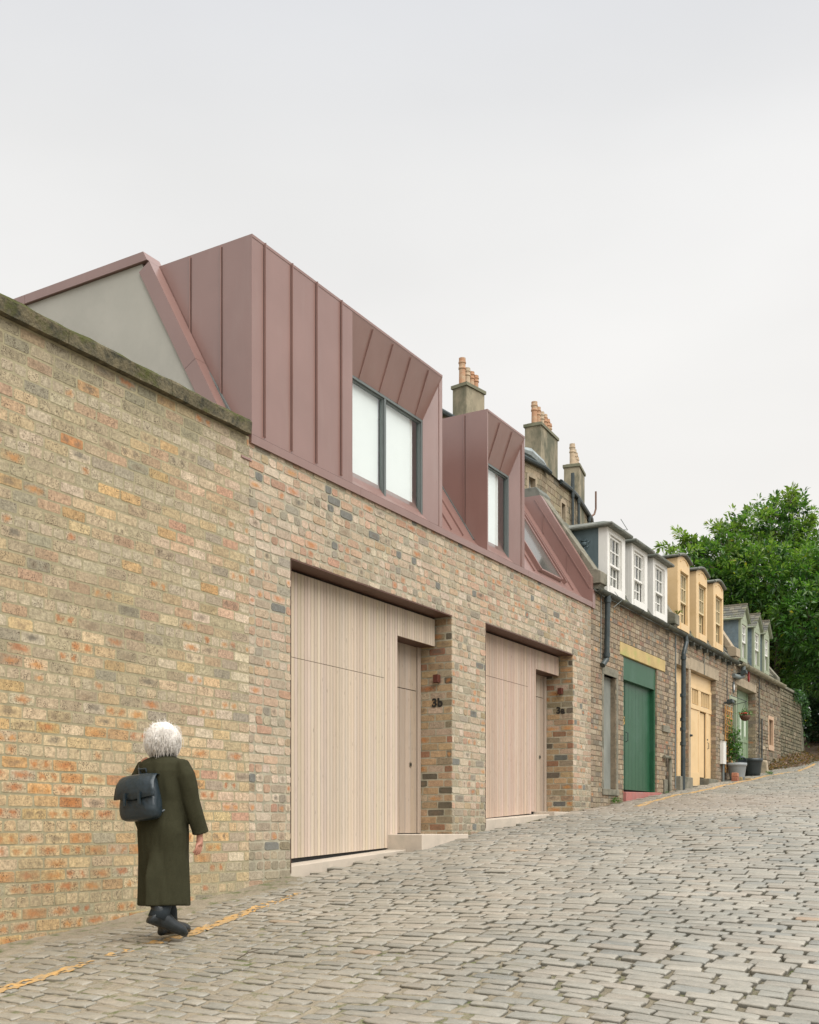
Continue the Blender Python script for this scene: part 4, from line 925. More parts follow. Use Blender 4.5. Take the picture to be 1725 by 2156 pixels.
    s = MB(); s.prism_x([(.93, 5.66), (.93, 5.78), (1.0, 5.88), (4, 5.90), (4, 5.66)], 17.2, 17.66); s.build('ridge_cap', M['lead_roof'], t, bevel=.01)
    skew(t, 21.50, 21.78, -.02, 4.36, .72, 5.56)
    return t
white_house()
def party_wall():
    """red metal cladding on the roof wall between number 3a and the old house"""
    t = [o for o in bpy.data.objects if o.name.startswith('mews_house') and '3a' in o.get('label', '')][0]
    s = MB(); X = 17.184; pr = [(.0, 3.72), (.0, 4.22), (.92, 5.72), (4, 5.76), (4, 3.72)]
    s.prism_x(pr, X, X + .11)
    P = lambda a, b: [(X - .012, a[0], a[1]), (X - .012, b[0], b[1])]
    def strip(y0, z0, y1, z1, w=.006):
        d = Vector((0, y1 - y0, z1 - z0)).normalized(); n = Vector((0, -d.z, d.y)) * w
        s.hexa([(X - .014, y0 - n.y, z0 - n.z), (X - .014, y0 + n.y, z0 + n.z), (X - .014, y1 + n.y, z1 + n.z), (X - .014, y1 - n.y, z1 - n.z)], [(X, y0 - n.y, z0 - n.z), (X, y0 + n.y, z0 + n.z), (X, y1 + n.y, z1 + n.z), (X, y1 - n.y, z1 - n.z)])
    strip(.01, 4.02, 1.02, 5.66); strip(.86, 5.38, .86, 5.05); strip(.42, 4.66, .42, 4.32)
    s.box(X + .0, X + .118, -.034, -.0005, 3.69, 4.0)
    s.build('party_wall_cladding', M['zinc'], t)
party_wall()
def cream_house():
    t = empty('mews_house', (24.1, .5, Zg(24.1, 0)), 'old brick mews house with three arched cream yellow dormers and a cream garage door', 'house', 'houses along the mews')
    holes = [(21.95, 22.85, -2, 3.38), (23.0, 25.05, -2, 3.40), (21.85, 22.965, 3.38, 3.62), (22.975, 25.28, 3.40, 3.66)]
    mb = wall_with(0, 21.76, 26.58, 4.0, holes, col_old, None, 6)
    for X in (22.85, 25.05): lay(mb, jamb_place(X), -.36, 0, .7, 3.38, [], col_old, 'stretch', vs=0, rnd=random.Random(9), pitch=.088, lod=4)
    mb.build('brickwork', [M['brick_old'], M['mortar_old']], t, attrs=True)
    lintel(t, 21.85, 22.965, 3.385, 3.62, M['stone']); lintel(t, 22.975, 25.28, 3.405, 3.655, M['stone'])
    s = MB(); s.box(22.86, 22.985, -.015, .06, .85, 3.38); s.build('stone_pier', M['stone'], t, bevel=.01)
    s = MB(); s.box(24.02, 24.09, -.014, -.002, 3.41, 3.9); s.build('rain_stain_cover', M['stone_grey'], t)
    # pedestrian door
    d = MB(); y = .13; d.box(21.95, 22.85, y, y + .06, 3.15, 3.38); d.box(22.42, 22.56, y - .02, y + .06, 1.1, 3.15); d.box(21.95, 22.42, y - .02, y + .06, 2.45, 2.55); d.box(21.95, 22.42, y - .02, y + .06, 3.05, 3.15); d.box(21.95, 22.42, y + .04, y + .06, 1.1, 2.45)
    d.box(22.56, 22.849, y - .005, y + .06, 1.1, 3.15)
    d = d.build('entrance_door', M['cream'], t, bevel=.004)
    g = MB(); g.box(22.0, 22.42, y + .03, y + .04, 2.55, 3.05); g.build('pane', M['room'], d)
    s = MB(); s.box(21.95, 22.85, -.10, .4, .4, 1.08); s.build('doorstep', M['stone_grey'], t, bevel=.012)
    # garage door
    y = .12; g = MB(); g.box(23.0, 25.05, y, y + .05, 3.12, 3.40); g.box(23.0, 25.05, y - .02, y + .05, 3.06, 3.12); g.box(23.0, 25.05, y - .02, y + .05, 2.62, 2.72)
    for a, b in ((23.0, 23.06), (23.42, 23.50), (23.98, 24.20), (24.90, 25.05)): g.box(a, b, y - .015, y + .05, 2.72, 3.06)
    for a, b in ((23.06, 23.42), (23.50, 23.98), (24.20, 24.90)):
        for k in range(1, 4): xx = a + (b - a) * k / 4; g.box(xx - .012, xx + .012, y - .01, y + .04, 2.74, 3.04)
    g.box(23.0, 24.02, y, y + .05, 1.25, 2.62); g.box(23.0, 24.10, y - .012, y + .05, .9, 1.25)
    g.box(24.02, 24.12, y - .01, y + .05, 1.25, 2.62); g.box(24.12, 24.60, y + .03, y + .06, 1.15, 2.60); g.box(24.62, 24.80, y - .015, y + .05, 1.12, 2.62); g.box(24.80, 25.05, y + .0, y + .05, 1.1, 2.62)
    g = g.build('garage_door', M['cream'], t, bevel=.004)
    p = MB(); p.box(23.04, 24.96, y + .035, y + .045, 2.74, 3.05); p.build('pane', M['curtain'], g)
    p = MB(); p.box(24.605, 24.615, y + .02, y + .055, 1.15, 2.6); p.build('door_gap', M['dark'], g)
    k = MB(); k.tube([(24.70, y - .015, 1.95), (24.70, y - .05, 1.94), (24.70, y - .05, 1.82), (24.70, y - .015, 1.81)], .008, 6); k.tube([(24.70, y - .015, 2.02), (24.70, y - .03, 2.02)], .018, 8); k.build('door_handle', M['iron'], g)
    s = MB(); s.box(24.25, 25.05, -.06, .3, .7, 1.12); s.build('doorstep', M['stone_grey'], t, bevel=.012)
    s = MB(); s.tube([(22.92, -.02, 1.98), (22.92, -.07, 1.98)], [.03, .02], 10); s.build('bell_pull', M['iron'], t)
    rf = MB(); rf.prism_x([(.0, 3.99), (.02, 4.08), (.78, 5.38), (8, 5.41), (8, 3.99)], 21.7, 26.5, 1); slates(rf, 21.8, 26.4, 4.09, 5.33, .02, 1.72, seed=4)
    rf.build('slate_roof', [M['slate'], M['lead_roof']], t, attrs=True)
    for a, b in ((21.98, 22.83), (23.34, 24.19), (24.72, 25.57)):
        dm = MB(); zt = 5.56; w0, w1 = a + .20, b - .12; xc = (a + b) / 2; n = 8
        top = lambda x: zt + .10 * max(0, 1 - abs((x - xc) / (xc - a)) ** 1.6)
        dm.box(a, w0, -.03, .03, 4.12, zt); dm.box(w1, b, -.03, .03, 4.12, zt); dm.box(w0, w1, -.04, .03, 4.12, 4.26); dm.box(w0, w1, -.03, .03, 5.32, zt)
        arc = [(a + (b - a) * k / n, top(a + (b - a) * k / n)) for k in range(n + 1)]
        dm.prism_y([(x, z) for x, z in arc], -.03, .03)
        dm.box(a, a + .03, .03, .22, 4.12, zt); dm.box(b - .03, b, .03, .22, 4.12, zt); dm.box(w0 - .01, w1 + .01, -.055, -.03, 5.32, 5.35)
        sm = [(w0 + (w1 - w0) * k / n, zt - .04 + .09 * max(0, 1 - ((2 * k / n) - 1) ** 2) ** .8) for k in range(n + 1)]
        dm.tube([(x, -.035, z) for x, z in sm], .012, 6)
        o = dm.build('dormer', M['cream'], t)
        for q in (a + .002, b - .03): ck = MB(); ck.box(q, q + .028, .22, 1.3, 4.4, zt); ck.build('lead_cheek', M['lead'], o)
        sash_window(o, w0 + .005, w1 - .005, 4.27, 5.31, .005, M['sash_cream'], 3, 2, 2, M['curtain'], .56)
        h = MB(); e = .05; arc2 = [(a - e, zt - .03)] + [(a - e + (b - a + 2 * e) * k / n, top(a + (b - a) * k / n) + .01) for k in range(n + 1)] + [(b + e, zt - .03)]
        up = [(x, z + .05) for x, z in arc2[1:-1]]; prof = arc2[1:-1] + up[::-1]
        for k in range(len(up) - 1):
            p1, p2, p3, p4 = arc2[1 + k], arc2[2 + k], up[k + 1], up[k]; h.prism_y([p1, p2, p3, p4], -.07, 1.3)
        h.tube([(x, -.07, z + .025) for x, z in arc2[1:-1]], .03, 8); h.tube([(a - e, -.07, zt + .035), (a - e, 1.3, zt + .035)], .03, 8)
        h.build('lead_hood', M['lead_roof'], o)
    gutter(t, 21.98, 26.72, M['gutter'])
    x = 22.9
    while x < 26.5: bk = MB(); bk.box(x, x + .08, -.10, .0, 3.88, 3.96); bk.build('gutter_bracket', M['gutter'], t); x += .52
    pipe(t, [(22.30, -.10, 4.0), (22.30, -.12, 3.86), (22.19, -.11, 3.68), (22.16, -.10, 3.6), (22.15, -.09, Zg(22.15, 0))], .047, M['iron'], [(22.155, -.10, 3.52), (22.15, -.09, 2.75), (22.15, -.09, 2.25), (22.15, -.09, 2.05), (22.15, -.09, 1.75)])
    skew(t, 26.42, 26.78, -.02, 4.38, .72, 5.56, m='stone')
    wd = MB(); r = random.Random(3)
    for k in range(18): a = r.uniform(0, 6.3); wd.tube([(21.72, -.1, 4.32), (21.72 + .05 * math.cos(a), -.12 + .05 * math.sin(a), 4.40), (21.72 + .11 * math.cos(a), -.12 + .1 * math.sin(a), 4.36 + r.uniform(0, .06))], [.002, .008, .001], 4)
    o = wd.build('fern', mat('fern_green', (.20, .22, .03), .7, .2, 9, bmp=0)); tag(o, 'small yellow-green fern growing from the roof joint between white and cream dormers', 'plant')
cream_house()
def stone_house():
    t = empty('mews_house', (29, .5, Zg(29, 0)), 'rubble stone cottage with three slated blue-grey dormers and a sage green door, farthest along', 'house', 'houses along the mews')
    holes = [(26.27, 26.86, -2, 3.12), (26.97, 28.95, -2, 3.52), (26.90, 29.0, 3.52, 3.74), (30.42, 30.93, 2.28, 2.98)]
    mb = wall_with(0, 26.58, 31.9, 4.02, holes, col_old, None, 7, mode='mix')
    lay(mb, FRONT, 29.0, 31.9, 1.2, 4.0, [(30.42, 30.93, 2.28, 2.98)], col_rub, 'rubble', rnd=random.Random(4), lod=8, joint=.02, proud=(.006, .02))
    lay(mb, jamb_place(28.95), -.45, 0, 1.3, 3.52, [], col_old, 'stretch', vs=0, rnd=random.Random(10), pitch=.088, lod=4)
    mb.build('stonework', [M['rubble'], M['mortar_old']], t, attrs=True)
    lintel(t, 26.90, 29.0, 3.525, 3.735, M['stone'])
    s = MB(); s.box(26.20, 26.275, -.02, .06, 1.3, 3.112); s.box(26.853, 26.93, -.02, .06, 1.3, 3.112); s.box(26.20, 26.93, -.022, .06, 3.113, 3.2); s = s.build('window_surround', M['sage'], t)
    d = MB(); d.box(26.27, 26.86, .08, .12, 1.3, 3.11); d.box(26.70, 26.80, .065, .09, 1.31, 3.05); d.build('narrow_door', M['greendoor'], t)
    y = .21; d = MB(); d.box(26.97, 28.95, y, y + .05, 1.55, 3.52)
    for a, b, c, e in ((26.98, 27.08, 1.56, 3.5), (27.88, 27.98, 1.56, 3.5), (28.38, 28.46, 1.56, 2.9), (28.84, 28.945, 1.56, 3.5), (27.98, 28.38, 2.22, 2.30), (28.46, 28.84, 2.22, 2.30), (27.98, 28.84, 2.9, 2.98)): d.box(a, b, y - .015, y + .004, c, e)
    d = d.build('garage_door', M['greendoor'], t)
    for a in (28.10, 28.57): p = MB(); p.box(a, a + .14, y - .006, y + .002, 2.38, 2.84); p.build('pane', M['room'], d)
    s = MB(); s.box(30.36, 30.99, -.03, .05, 2.14, 2.284); s.box(30.34, 30.424, -.02, .05, 2.285, 2.975); s.box(30.926, 31.01, -.02, .05, 2.285, 2.975); s.box(30.34, 31.01, -.021, .05, 2.976, 3.08); s = s.build('small_window', mat('pink_stone', (.48, .33, .22), .9, .15, 6, bmp=.2), t, bevel=.006)
    p = MB(); p.box(30.42, 30.93, .06, .08, 2.28, 2.98); p.build('pane', mat('dark_panel', (.17, .115, .065), .5, .1, 4, bmp=0), s)
    rf = MB(); rf.prism_x([(.0, 3.99), (.02, 4.08), (.75, 5.28), (8, 5.31), (8, 3.99)], 26.6, 31.7, 1); slates(rf, 26.8, 31.6, 4.09, 5.23, .02, 1.68, seed=5)
    rf.build('slate_roof', [M['slate'], M['lead_roof']], t, attrs=True)
    for a, b in ((27.25, 27.92), (28.62, 29.32), (29.75, 30.38)):
        zt = 5.18; w0, w1 = a + .12, b - .10; xc = (a + b) / 2; dm = MB()
        dm.box(a, w0, -.03, .03, 4.15, zt); dm.box(w1, b, -.03, .03, 4.15, zt); dm.box(w0, w1, -.04, .03, 4.15, 4.24); dm.box(w0, w1, -.03, .03, 5.08, zt); dm.prism_y([(a - .02, zt), (b + .02, zt), (xc, zt + .34)], -.032, .02)
        o = dm.build('dormer', M['sage'], t, bevel=.003)
        for q in (a, b - .03): ck = MB(); ck.box(q, q + .03, .03, 1.2, 4.2, zt); ck.build('slate_cheek', M['slateblue'], o)
        sash_window(o, w0, w1, 4.25, 5.08, -.005, M['white'], 2, 2, 1, M['blind'], .5)
        h = MB(); e = .09; r = random.Random(6)
        h.prism_y([(a - e, zt - .02), (xc, zt + .36), (xc, zt + .40), (a - e - .02, zt + .01)], -.10, 1.3, 1); h.prism_y([(b + e, zt - .02), (xc, zt + .36), (xc, zt + .40), (b + e + .02, zt + .01)], -.10, 1.3, 1)
        for sgn, xa in ((-1, a - e), (1, b + e)):
            for k in range(5):
                f0, f1 = k / 5, (k + 1) / 5 + .06; y_ = -.11
                while y_ < 1.2:
                    w = r.uniform(.1, .2); c = r.choice(((.13, .125, .10), (.18, .165, .12), (.10, .10, .085), (.22, .20, .15))); h.cur = (*c, 1)
                    P = lambda f_, hh: (xa + (xc - xa) * min(1, f_), zt + .005 + .395 * min(1, f_) + hh)
                    p0, p1 = P(f0, .035), P(f1, .012); h.hexa([(p0[0], y_, p0[1] - .018), (p1[0], y_, p1[1] - .012), (p1[0], y_ + w - .008, p1[1] - .012), (p0[0], y_ + w - .008, p0[1] - .018)], [(p0[0], y_, p0[1]), (p1[0], y_, p1[1]), (p1[0], y_ + w - .008, p1[1]), (p0[0], y_ + w - .008, p0[1])]); y_ += w
        h.cur = (.2, .18, .13, 1); h.box(xc - .05, xc + .05, -.11, 1.3, zt + .39, zt + .43); h.cur = (1, 1, 1, 1)
        h.build('slate_hood', [M['slate'], M['sage']], o, attrs=True)
    gutter(t, 26.86, 31.85, M['gutter_stone'], z=4.05, r=.085)
    pipe(t, [(27.16, -.11, 4.0), (27.16, -.11, 3.82), (27.12, -.10, 3.74), (26.98, -.07, 3.70), (26.50, -.03, 3.69)], .055, M['iron_grey'], [])
    skew(t, 31.45, 31.8, -.02, 4.25, .9, 5.4, kn=False, m='stone_grey')
    s = MB(); s.box(28.05, 28.19, -.03, .0, 3.82, 3.98); s.prism_y([(28.05, 3.82), (28.19, 3.82), (28.12, 3.72)], -.03, 0); s.build('alarm_box', mat('alarm_red', (.30, .02, .02), .5, .05, 5, bmp=0), t)
    def flood(x, z):
        s = MB(); s.tube([(x, 0, z), (x, -.10, z)], .02, 8); s.hexa([(x - .09, -.10, z - .06), (x + .09, -.10, z - .06), (x + .09, -.24, z - .01), (x - .09, -.24, z - .01)], [(x - .09, -.10, z + .04), (x + .09, -.10, z + .04), (x + .09, -.22, z + .07), (x - .09, -.22, z + .07)]); s.build('floodlight', M['iron'], t)
    flood(27.0, 3.80); flood(25.62 + 1.0, 2.9) if False else None
    s = MB(); n = 16; s.add([(26.62 + .10 * math.cos(2 * PI * k / n), -.02, 3.42 + .14 * math.sin(2 * PI * k / n)) for k in range(n)] + [(26.62 + .10 * math.cos(2 * PI * k / n), 0, 3.42 + .14 * math.sin(2 * PI * k / n)) for k in range(n)], [tuple(range(n))] + [(k, (k + 1) % n, n + (k + 1) % n, n + k) for k in range(n)]); s = s.build('number_plate', M['iron'], t)
    s2 = MB(); s2.add([(26.62 + .045 * math.cos(2 * PI * k / n), -.024, 3.42 + .075 * math.sin(2 * PI * k / n)) for k in range(n)], [tuple(range(n))]); s2.build('plate_centre', M['white'], s)
    s = MB(); s.tube([(29.15, -.04, 3.9), (29.15, -.04, 1.6)], .012, 6); s.build('cable', M['iron'], t); s = MB(); s.tube([(29.42, -.05, 2.9), (29.42, -.05, 1.7)], .018, 8); s.build('iron_rod', M['iron'], t)
    s = MB(); s.box(29.5, 29.8, -.06, .02, 2.1, 2.2); s.build('stone_bracket', M['stone'], t, bevel=.01)
    s = MB(); s.tube([(26.0, -.01, 3.95), (26.0, -.01, 2.95)], .01, 6); s.build('cable', M['iron'], t)
stone_house()
def end_wall():
    t = empty('stone_wall', (33.4, .2, 2), 'tall ivy-stained rubble stone wall past the farthest cottage', 'wall')
    mb = MB(); x1 = 34.9; backing(mb, FRONT, 31.9, x1, 1., 4.02, [], -.005, -.5)
    lay(mb, FRONT, 31.9, x1, 1.6, 4.0, [], lambda u, v, hd, r: (lerp(pick(r, RUB), (.12, .125, .07), r.uniform(.2, .7)), .6, 0), 'rubble', rnd=random.Random(14), lod=8, joint=.022, proud=(.006, .025))
    mb.cur = (1, 1, 1, 1); mb.hexa([(x1, -.005, 1), (x1 + .9, -.005, 1), (x1 + .9, .5, 1), (x1, .5, 1)], [(x1, -.005, 4.02), (x1 + .02, -.005, 4.02), (x1 + .02, .5, 4.02), (x1, .5, 4.02)], 1)
    mb.build('stonework', [M['rubble'], mat('lichen_rubble', (.11, .105, .07), .95, .4, 7, bmp=.9, bs=18, col2=(.18, .165, .11))], t, attrs=True)
    c = MB(); c.box(31.86, x1 + .06, -.05, .55, 4.025, 4.10); c.build('coping', M['stone_grey'], t, bevel=.012)
end_wall()

for h in [o for o in bpy.data.objects if o.name.startswith('mews_house') and o.parent is None]:
    x0, x1 = {'b': (8.1, 12.82), 'a': (12.82, 17.185), 'w': (17.19, 21.76), 'c': (21.76, 26.58), 'g': (26.58, 31.9)}['b' if '3b' in h['label'] else 'a' if '3a' in h['label'] else 'w' if 'white' in h['label'] else 'c' if 'cream' in h['label'] else 'g']
    s = MB(); s.box(x0, x1, 8.0, 8.3, -1.2, 5.27 if x0 > 17 else 5.72); s.build('rear_wall', M['harl'], h)
    if x0 < 9: s = MB(); s.box(8.12, 8.3, .9, 7.99, -1.2, 3.77); s.build('side_wall', M['render'], h)
    if x1 > 31: s = MB(); s.prism_x([(.36, -1.2), (.36, 4.0), (.75, 5.24), (7.99, 5.24), (7.99, -1.2)], 31.6, 31.88); s.build('side_wall', M['harl'], h)

# ------------------------------------------------------------------ tenement and chimneys behind
def tenement():
    t = empty('tenement', (44, 14, 0), 'tall sandstone tenement with tall chimney stacks rising behind the mews roofs', 'building')
    H = 15.95
    pts = [(36.0, 13.6), (40.0, 13.25), (43.02, 12.96), (44.35, 12.78), (46.54, 12.89), (48.02, 12.94), (49.1, 13.09), (51.8, 13.63), (52.95, 13.87), (54.5, 14.4)]
    def seg_place(a, b):
        a, b = Vector((*a, 0)), Vector((*b, 0)); d = (b - a).normalized(); n = Vector((d.y, -d.x, 0))
        return (lambda u, v, w: (a.x + d.x * u + n.x * w, a.y + d.y * u + n.y * w, v)), (b - a).length
    wins = {1: [(1.9, .55, 13.9, 15.3)], 2: [(.25, .55, 13.6, 15.3)], 4: [(.35, .5, 13.3, 15.1)], 7: [(.4, .5, 13.6, 15.2)], 0: [(1.0, .9, 13.3, 15.1)]}
    mb = MB(); wl = []
    def col_ten(u, v, hd, r):
        return pick(r, [(4, (.33, .27, .18)), (3, (.40, .33, .22)), (2, (.24, .20, .14)), (1, (.17, .155, .11))]), .2, 0
    for i in range(len(pts) - 1):
        P, Ls = seg_place(pts[i], pts[i + 1]); hs = []
        for (u, w, z0, z1) in wins.get(i, []):
            k = 0
            while z1 - k * 3.4 > 3: hs.append((u, u + w, z0 - k * 3.4, z1 - k * 3.4)); wl.append((P, u, u + w, z0 - k * 3.4, z1 - k * 3.4)); k += 1
        backing(mb, P, 0, Ls, -1, H, hs, -.01, -.6)
        lay(mb, P, 0, Ls, 10.5, H, hs, col_ten, 'garden', pitch=.28, Ls=.62, joint=.02, vs=0, rnd=random.Random(i), lod=4, proud=(.002, .012))
    mb.build('stonework', [M['rubble'], M['stone']], t, attrs=True)
    rf = MB(); rf.add([(x, y - .1, H) for x, y in pts] + [(x + (1 if x > 45 else 0), y + 9, H + .9) for x, y in pts], [(i, i + 1, len(pts) + i + 1, len(pts) + i) for i in range(len(pts) - 1)]); rf.build('roof', M['lead_roof'], t)
    bk = MB(); bk.add([(x, y + 9, -1) for x, y in pts] + [(x, y + 9, H + .9) for x, y in pts], [(i, i + 1, len(pts) + i + 1, len(pts) + i) for i in range(len(pts) - 1)]); bk.quad((36, 13.6, -1), (36, 22.6, -1), (36, 22.6, H + .9), (36, 13.6, H)); bk.quad((54.5, 14.4, -1), (54.5, 23.4, -1), (54.5, 23.4, H + .9), (54.5, 14.4, H)); bk.build('rear_walls', M['harl'], t)
    for P, u0, u1, z0, z1 in wl:
        s = MB(); w = .13
        for a, b, c, d in ((u0 - w, u0, z0 - .1, z1 + w), (u1, u1 + w, z0 - .1, z1 + w), (u0, u1, z1, z1 + .2), (u0, u1, z0 - .12, z0)):
            s.hexa([P(a, c, .02), P(b, c, .02), P(b, c, -.02), P(a, c, -.02)], [P(a, d, .02), P(b, d, .02), P(b, d, -.02), P(a, d, -.02)])
        s = s.build('window', M['stone'], t)
        f = MB(); w = .05; 
        for a, b, c, d in ((u0, u0 + w, z0, z1), (u1 - w, u1, z0, z1), (u0 + w, u1 - w, z1 - w, z1), (u0 + w, u1 - w, z0, z0 + w), (u0 + w, u1 - w, (z0 + z1) / 2 - .025, (z0 + z1) / 2 + .025)):
            f.hexa([P(a, c, -.25), P(b, c, -.25), P(b, c, -.31), P(a, c, -.31)], [P(a, d, -.25), P(b, d, -.25), P(b, d, -.31), P(a, d, -.31)])
        f.build('sash', M['white'], s)
        g = MB(); g.quad(P(u0, z0, -.29), P(u1, z0, -.29), P(u1, z1, -.29), P(u0, z1, -.29)); g.build('pane', mat('dark_glass_far', (.12, .14, .12), .1, .2, 3, bmp=0), s, fix=False)
    # gutters
    g = MB(); g.tube([(x, y - .12, H) for x, y in pts[:4]] + [(44.9, 12.6, H - .1)], .11, 8); g.tube([(x, y - .10, H) for x, y in pts[4:]], .11, 8); g.build('gutter', M['iron'], t)
    ld = MB(); ld.tube([(42.2, 12.95, H + .25), (43.2, 12.9, H + .35), (44.2, 12.75, H + .12), (44.5, 12.7, H + .1)], [.1, .22, .2, .1], 8); ld.build('lead_flashing', mat('bright_lead', (.30, .34, .34), .4, .3, 4, bmp=.2), t)
    for x, y in ((48.02, 12.80), (49.1, 12.93), (52.2, 13.6)): p = MB(); p.tube([(x, y, H - .1), (x, y, 3)], .07, 8); p.tube([(x, y, H - .35), (x, y, H + (.8 if x < 48.5 else -.1))], .09, 8); p.build('drainpipe', M['iron'], t)
    v = MB(); v.tube([(52.9, 13.75, H + .1), (53.2, 13.7, H + .3), (53.35, 13.68, H + .6), (53.35, 13.68, H + 1.5)], .05, 6); v.build('vent_pipe', mat('rusty_pipe', (.16, .09, .06), .8, .2, 5, bmp=0), t)
    # chimney stacks: near corner, face direction angle, width of right face, width of left face
    def stack(cx, cy, ang, wr, wl_, ztop, zb, pots, mR):
        d = Vector((math.cos(ang), math.sin(ang))); n = Vector((-d.y, d.x)); c = Vector((cx, cy))
        P = lambda a, b, z: (cx + d.x * a + n.x * b, cy + d.y * a + n.y * b, z)
        s = MB(); s.hexa([P(0, 0, zb), P(wr, 0, zb), P(wr, wl_, zb), P(0, wl_, zb)], [P(0, 0, ztop - .15), P(wr, 0, ztop - .15), P(wr, wl_, ztop - .15), P(0, wl_, ztop - .15)])
        st = s.build('chimney', mR, t)
        s = MB(); e = .055; s.hexa([P(-e, -e, ztop - .15), P(wr + e, -e, ztop - .15), P(wr + e, wl_ + e, ztop - .15), P(-e, wl_ + e, ztop - .15)], [P(-e, -e, ztop - .02), P(wr + e, -e, ztop - .02), P(wr + e, wl_ + e, ztop - .02), P(-e, wl_ + e, ztop - .02)])
        s.hexa([P(-.0, -.0, ztop - .02), P(wr, 0, ztop - .02), P(wr, wl_, ztop - .02), P(0, wl_, ztop - .02)], [P(.1, .1, ztop + .05), P(wr - .1, .1, ztop + .05), P(wr - .1, wl_ - .1, ztop + .05), P(.1, wl_ - .1, ztop + .05)]); s.build('chimney_cap', M['harl_dark'], st)
        for (a, h, m_) in pots:
            x, y, z = P(a, wl_ / 2, ztop + .04); s = MB(); r_ = .135
            s.lathe(x, y, [(r_ * 1.0, z), (r_ * .95, z + h * .55), (r_ * 1.15, z + h * .58), (r_ * 1.15, z + h * .63), (r_ * .98, z + h * .66), (r_ * 1.0, z + h * .78), (r_ * 1.15, z + h * .80), (r_ * 1.15, z + h * .85), (r_, z + h * .87), (r_ * 1.02, z + h), (r_ * .8, z + h), (r_ * .8, z + h - .05)], 14); s.build('chimney_pot', m_, st, smooth=False)
    T, B = M['terracotta'], M['buffpot']
    stack(38.17, 13.3, R(-9 + 0), 1.22, .68, 17.69, 13, [(.18, 1.02, T), (.50, .72, B), (.78, .66, T), (1.06, .60, T)], M['harl'])
    stack(44.28, 12.79, R(3.6), 2.25, .75, 17.98, 10, [(.2, .95, T), (.62, .85, T), (1.1, .8, B), (1.5, .82, T), (1.85, .72, T), (2.1, .6, T)], M['harl'])
    stack(49.84, 13.2, R(12), 1.6, .75, 17.82, 12, [(.22, 1.0, B), (.62, .85, B), (1.0, .8, B), (1.35, .7, B)], M['harl'])
tenement()

# ------------------------------------------------------------------ trees, hedge, plants
def leaf_mat(name, transl=.35):
    m, nt, N, L, P = newmat(name); a = nd(N, 'ShaderNodeVertexColor', layer_name='bc')
    L.new(a.outputs['Color'], P.inputs['Base Color']); P.inputs['Roughness'].default_value = .38; P.inputs['Specular IOR Level'].default_value = .5
    out = N['Material Output']; tr = N.new('ShaderNodeBsdfTranslucent'); mx = N.new('ShaderNodeMixShader'); mx.inputs[0].default_value = transl
    L.new(mix(N, L, 1, a.outputs['Color'], (1.5, 1.9, .7), 'MULTIPLY'), tr.inputs[0]); L.new(P.outputs[0], mx.inputs[1]); L.new(tr.outputs[0], mx.inputs[2]); L.new(mx.outputs[0], out.inputs[0])
    return m
LEAF = leaf_mat('evergreen_leaf')
BARK = mat('bark', (.10, .08, .055), .9, .3, 9, (1, 1, .4), bmp=.6, bs=20)
def leaves(name, parent, tips, dirs, per, size, cols, seed, spread=1.0, wratio=.32, brights=None, label=None):
    """whorls of leaf-shaped faces, one whorl per twig tip"""
    g = np.random.default_rng(seed); n = len(tips); T = np.repeat(tips, per, 0); D = np.repeat(dirs, per, 0); m = len(T)
    rv = g.normal(size=(m, 3)); rv /= np.linalg.norm(rv, axis=1)[:, None]
    d = D * .8 + rv * spread; d /= np.linalg.norm(d, axis=1)[:, None]
    side = np.cross(d, g.normal(size=(m, 3)) * .5 + np.array([0, 0, 1.])); side /= np.linalg.norm(side, axis=1)[:, None] + 1e-9
    up = np.cross(side, d); up *= np.sign(up[:, 2:3] + 1e-6)
    L_ = size * g.uniform(.7, 1.25, (m, 1)); b = T + rv * size * .35
    w = L_ * wratio; dr = np.array([0, 0, -1.]) * L_ * .18
    v0 = b; v1 = b + d * L_ * .5 + side * w * .5 + up * L_ * .04; v2 = b + d * L_ + dr; v3 = b + d * L_ * .5 - side * w * .5 + up * L_ * .04
    vm = b + d * L_ * .52 - up * L_ * .03
    V = np.stack([v0, v1, v2, v3, vm], 1).reshape(-1, 3)
    base = np.arange(m)[:, None] * 5; F = np.concatenate([base + np.array([[0, 1, 4]]), base + np.array([[1, 2, 4]]), base + np.array([[2, 3, 4]]), base + np.array([[3, 0, 4]])], 0)
    me = bpy.data.meshes.new(name); me.vertices.add(len(V)); me.vertices.foreach_set('co', V.astype('f').ravel())
    me.loops.add(F.size); me.loops.foreach_set('vertex_index', F.astype('i').ravel()); me.polygons.add(len(F)); me.polygons.foreach_set('loop_start', (np.arange(len(F)) * 3).astype('i'))
    tab = np.array(cols); cc = tab[g.integers(0, len(tab), n)]; cc = np.repeat(cc, per, 0) * g.uniform(.75, 1.25, (m, 1))
    if brights is not None:
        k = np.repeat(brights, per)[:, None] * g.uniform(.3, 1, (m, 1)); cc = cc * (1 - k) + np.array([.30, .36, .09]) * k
    yl = g.random(m) < .004; cc[yl] = (.35, .30, .03)
    ca = np.repeat(np.concatenate([cc, np.ones((m, 1))], 1), 5, 0); a = me.color_attributes.new('bc', 'FLOAT_COLOR', 'POINT'); a.data.foreach_set('color', ca.astype('f').ravel())
    me.materials.append(LEAF); me.update(calc_edges=True); me.validate()
    o = bpy.data.objects.new(name, me); COL.objects.link(o)
    if parent: o.parent = parent; o.location = -parent.location
    return o
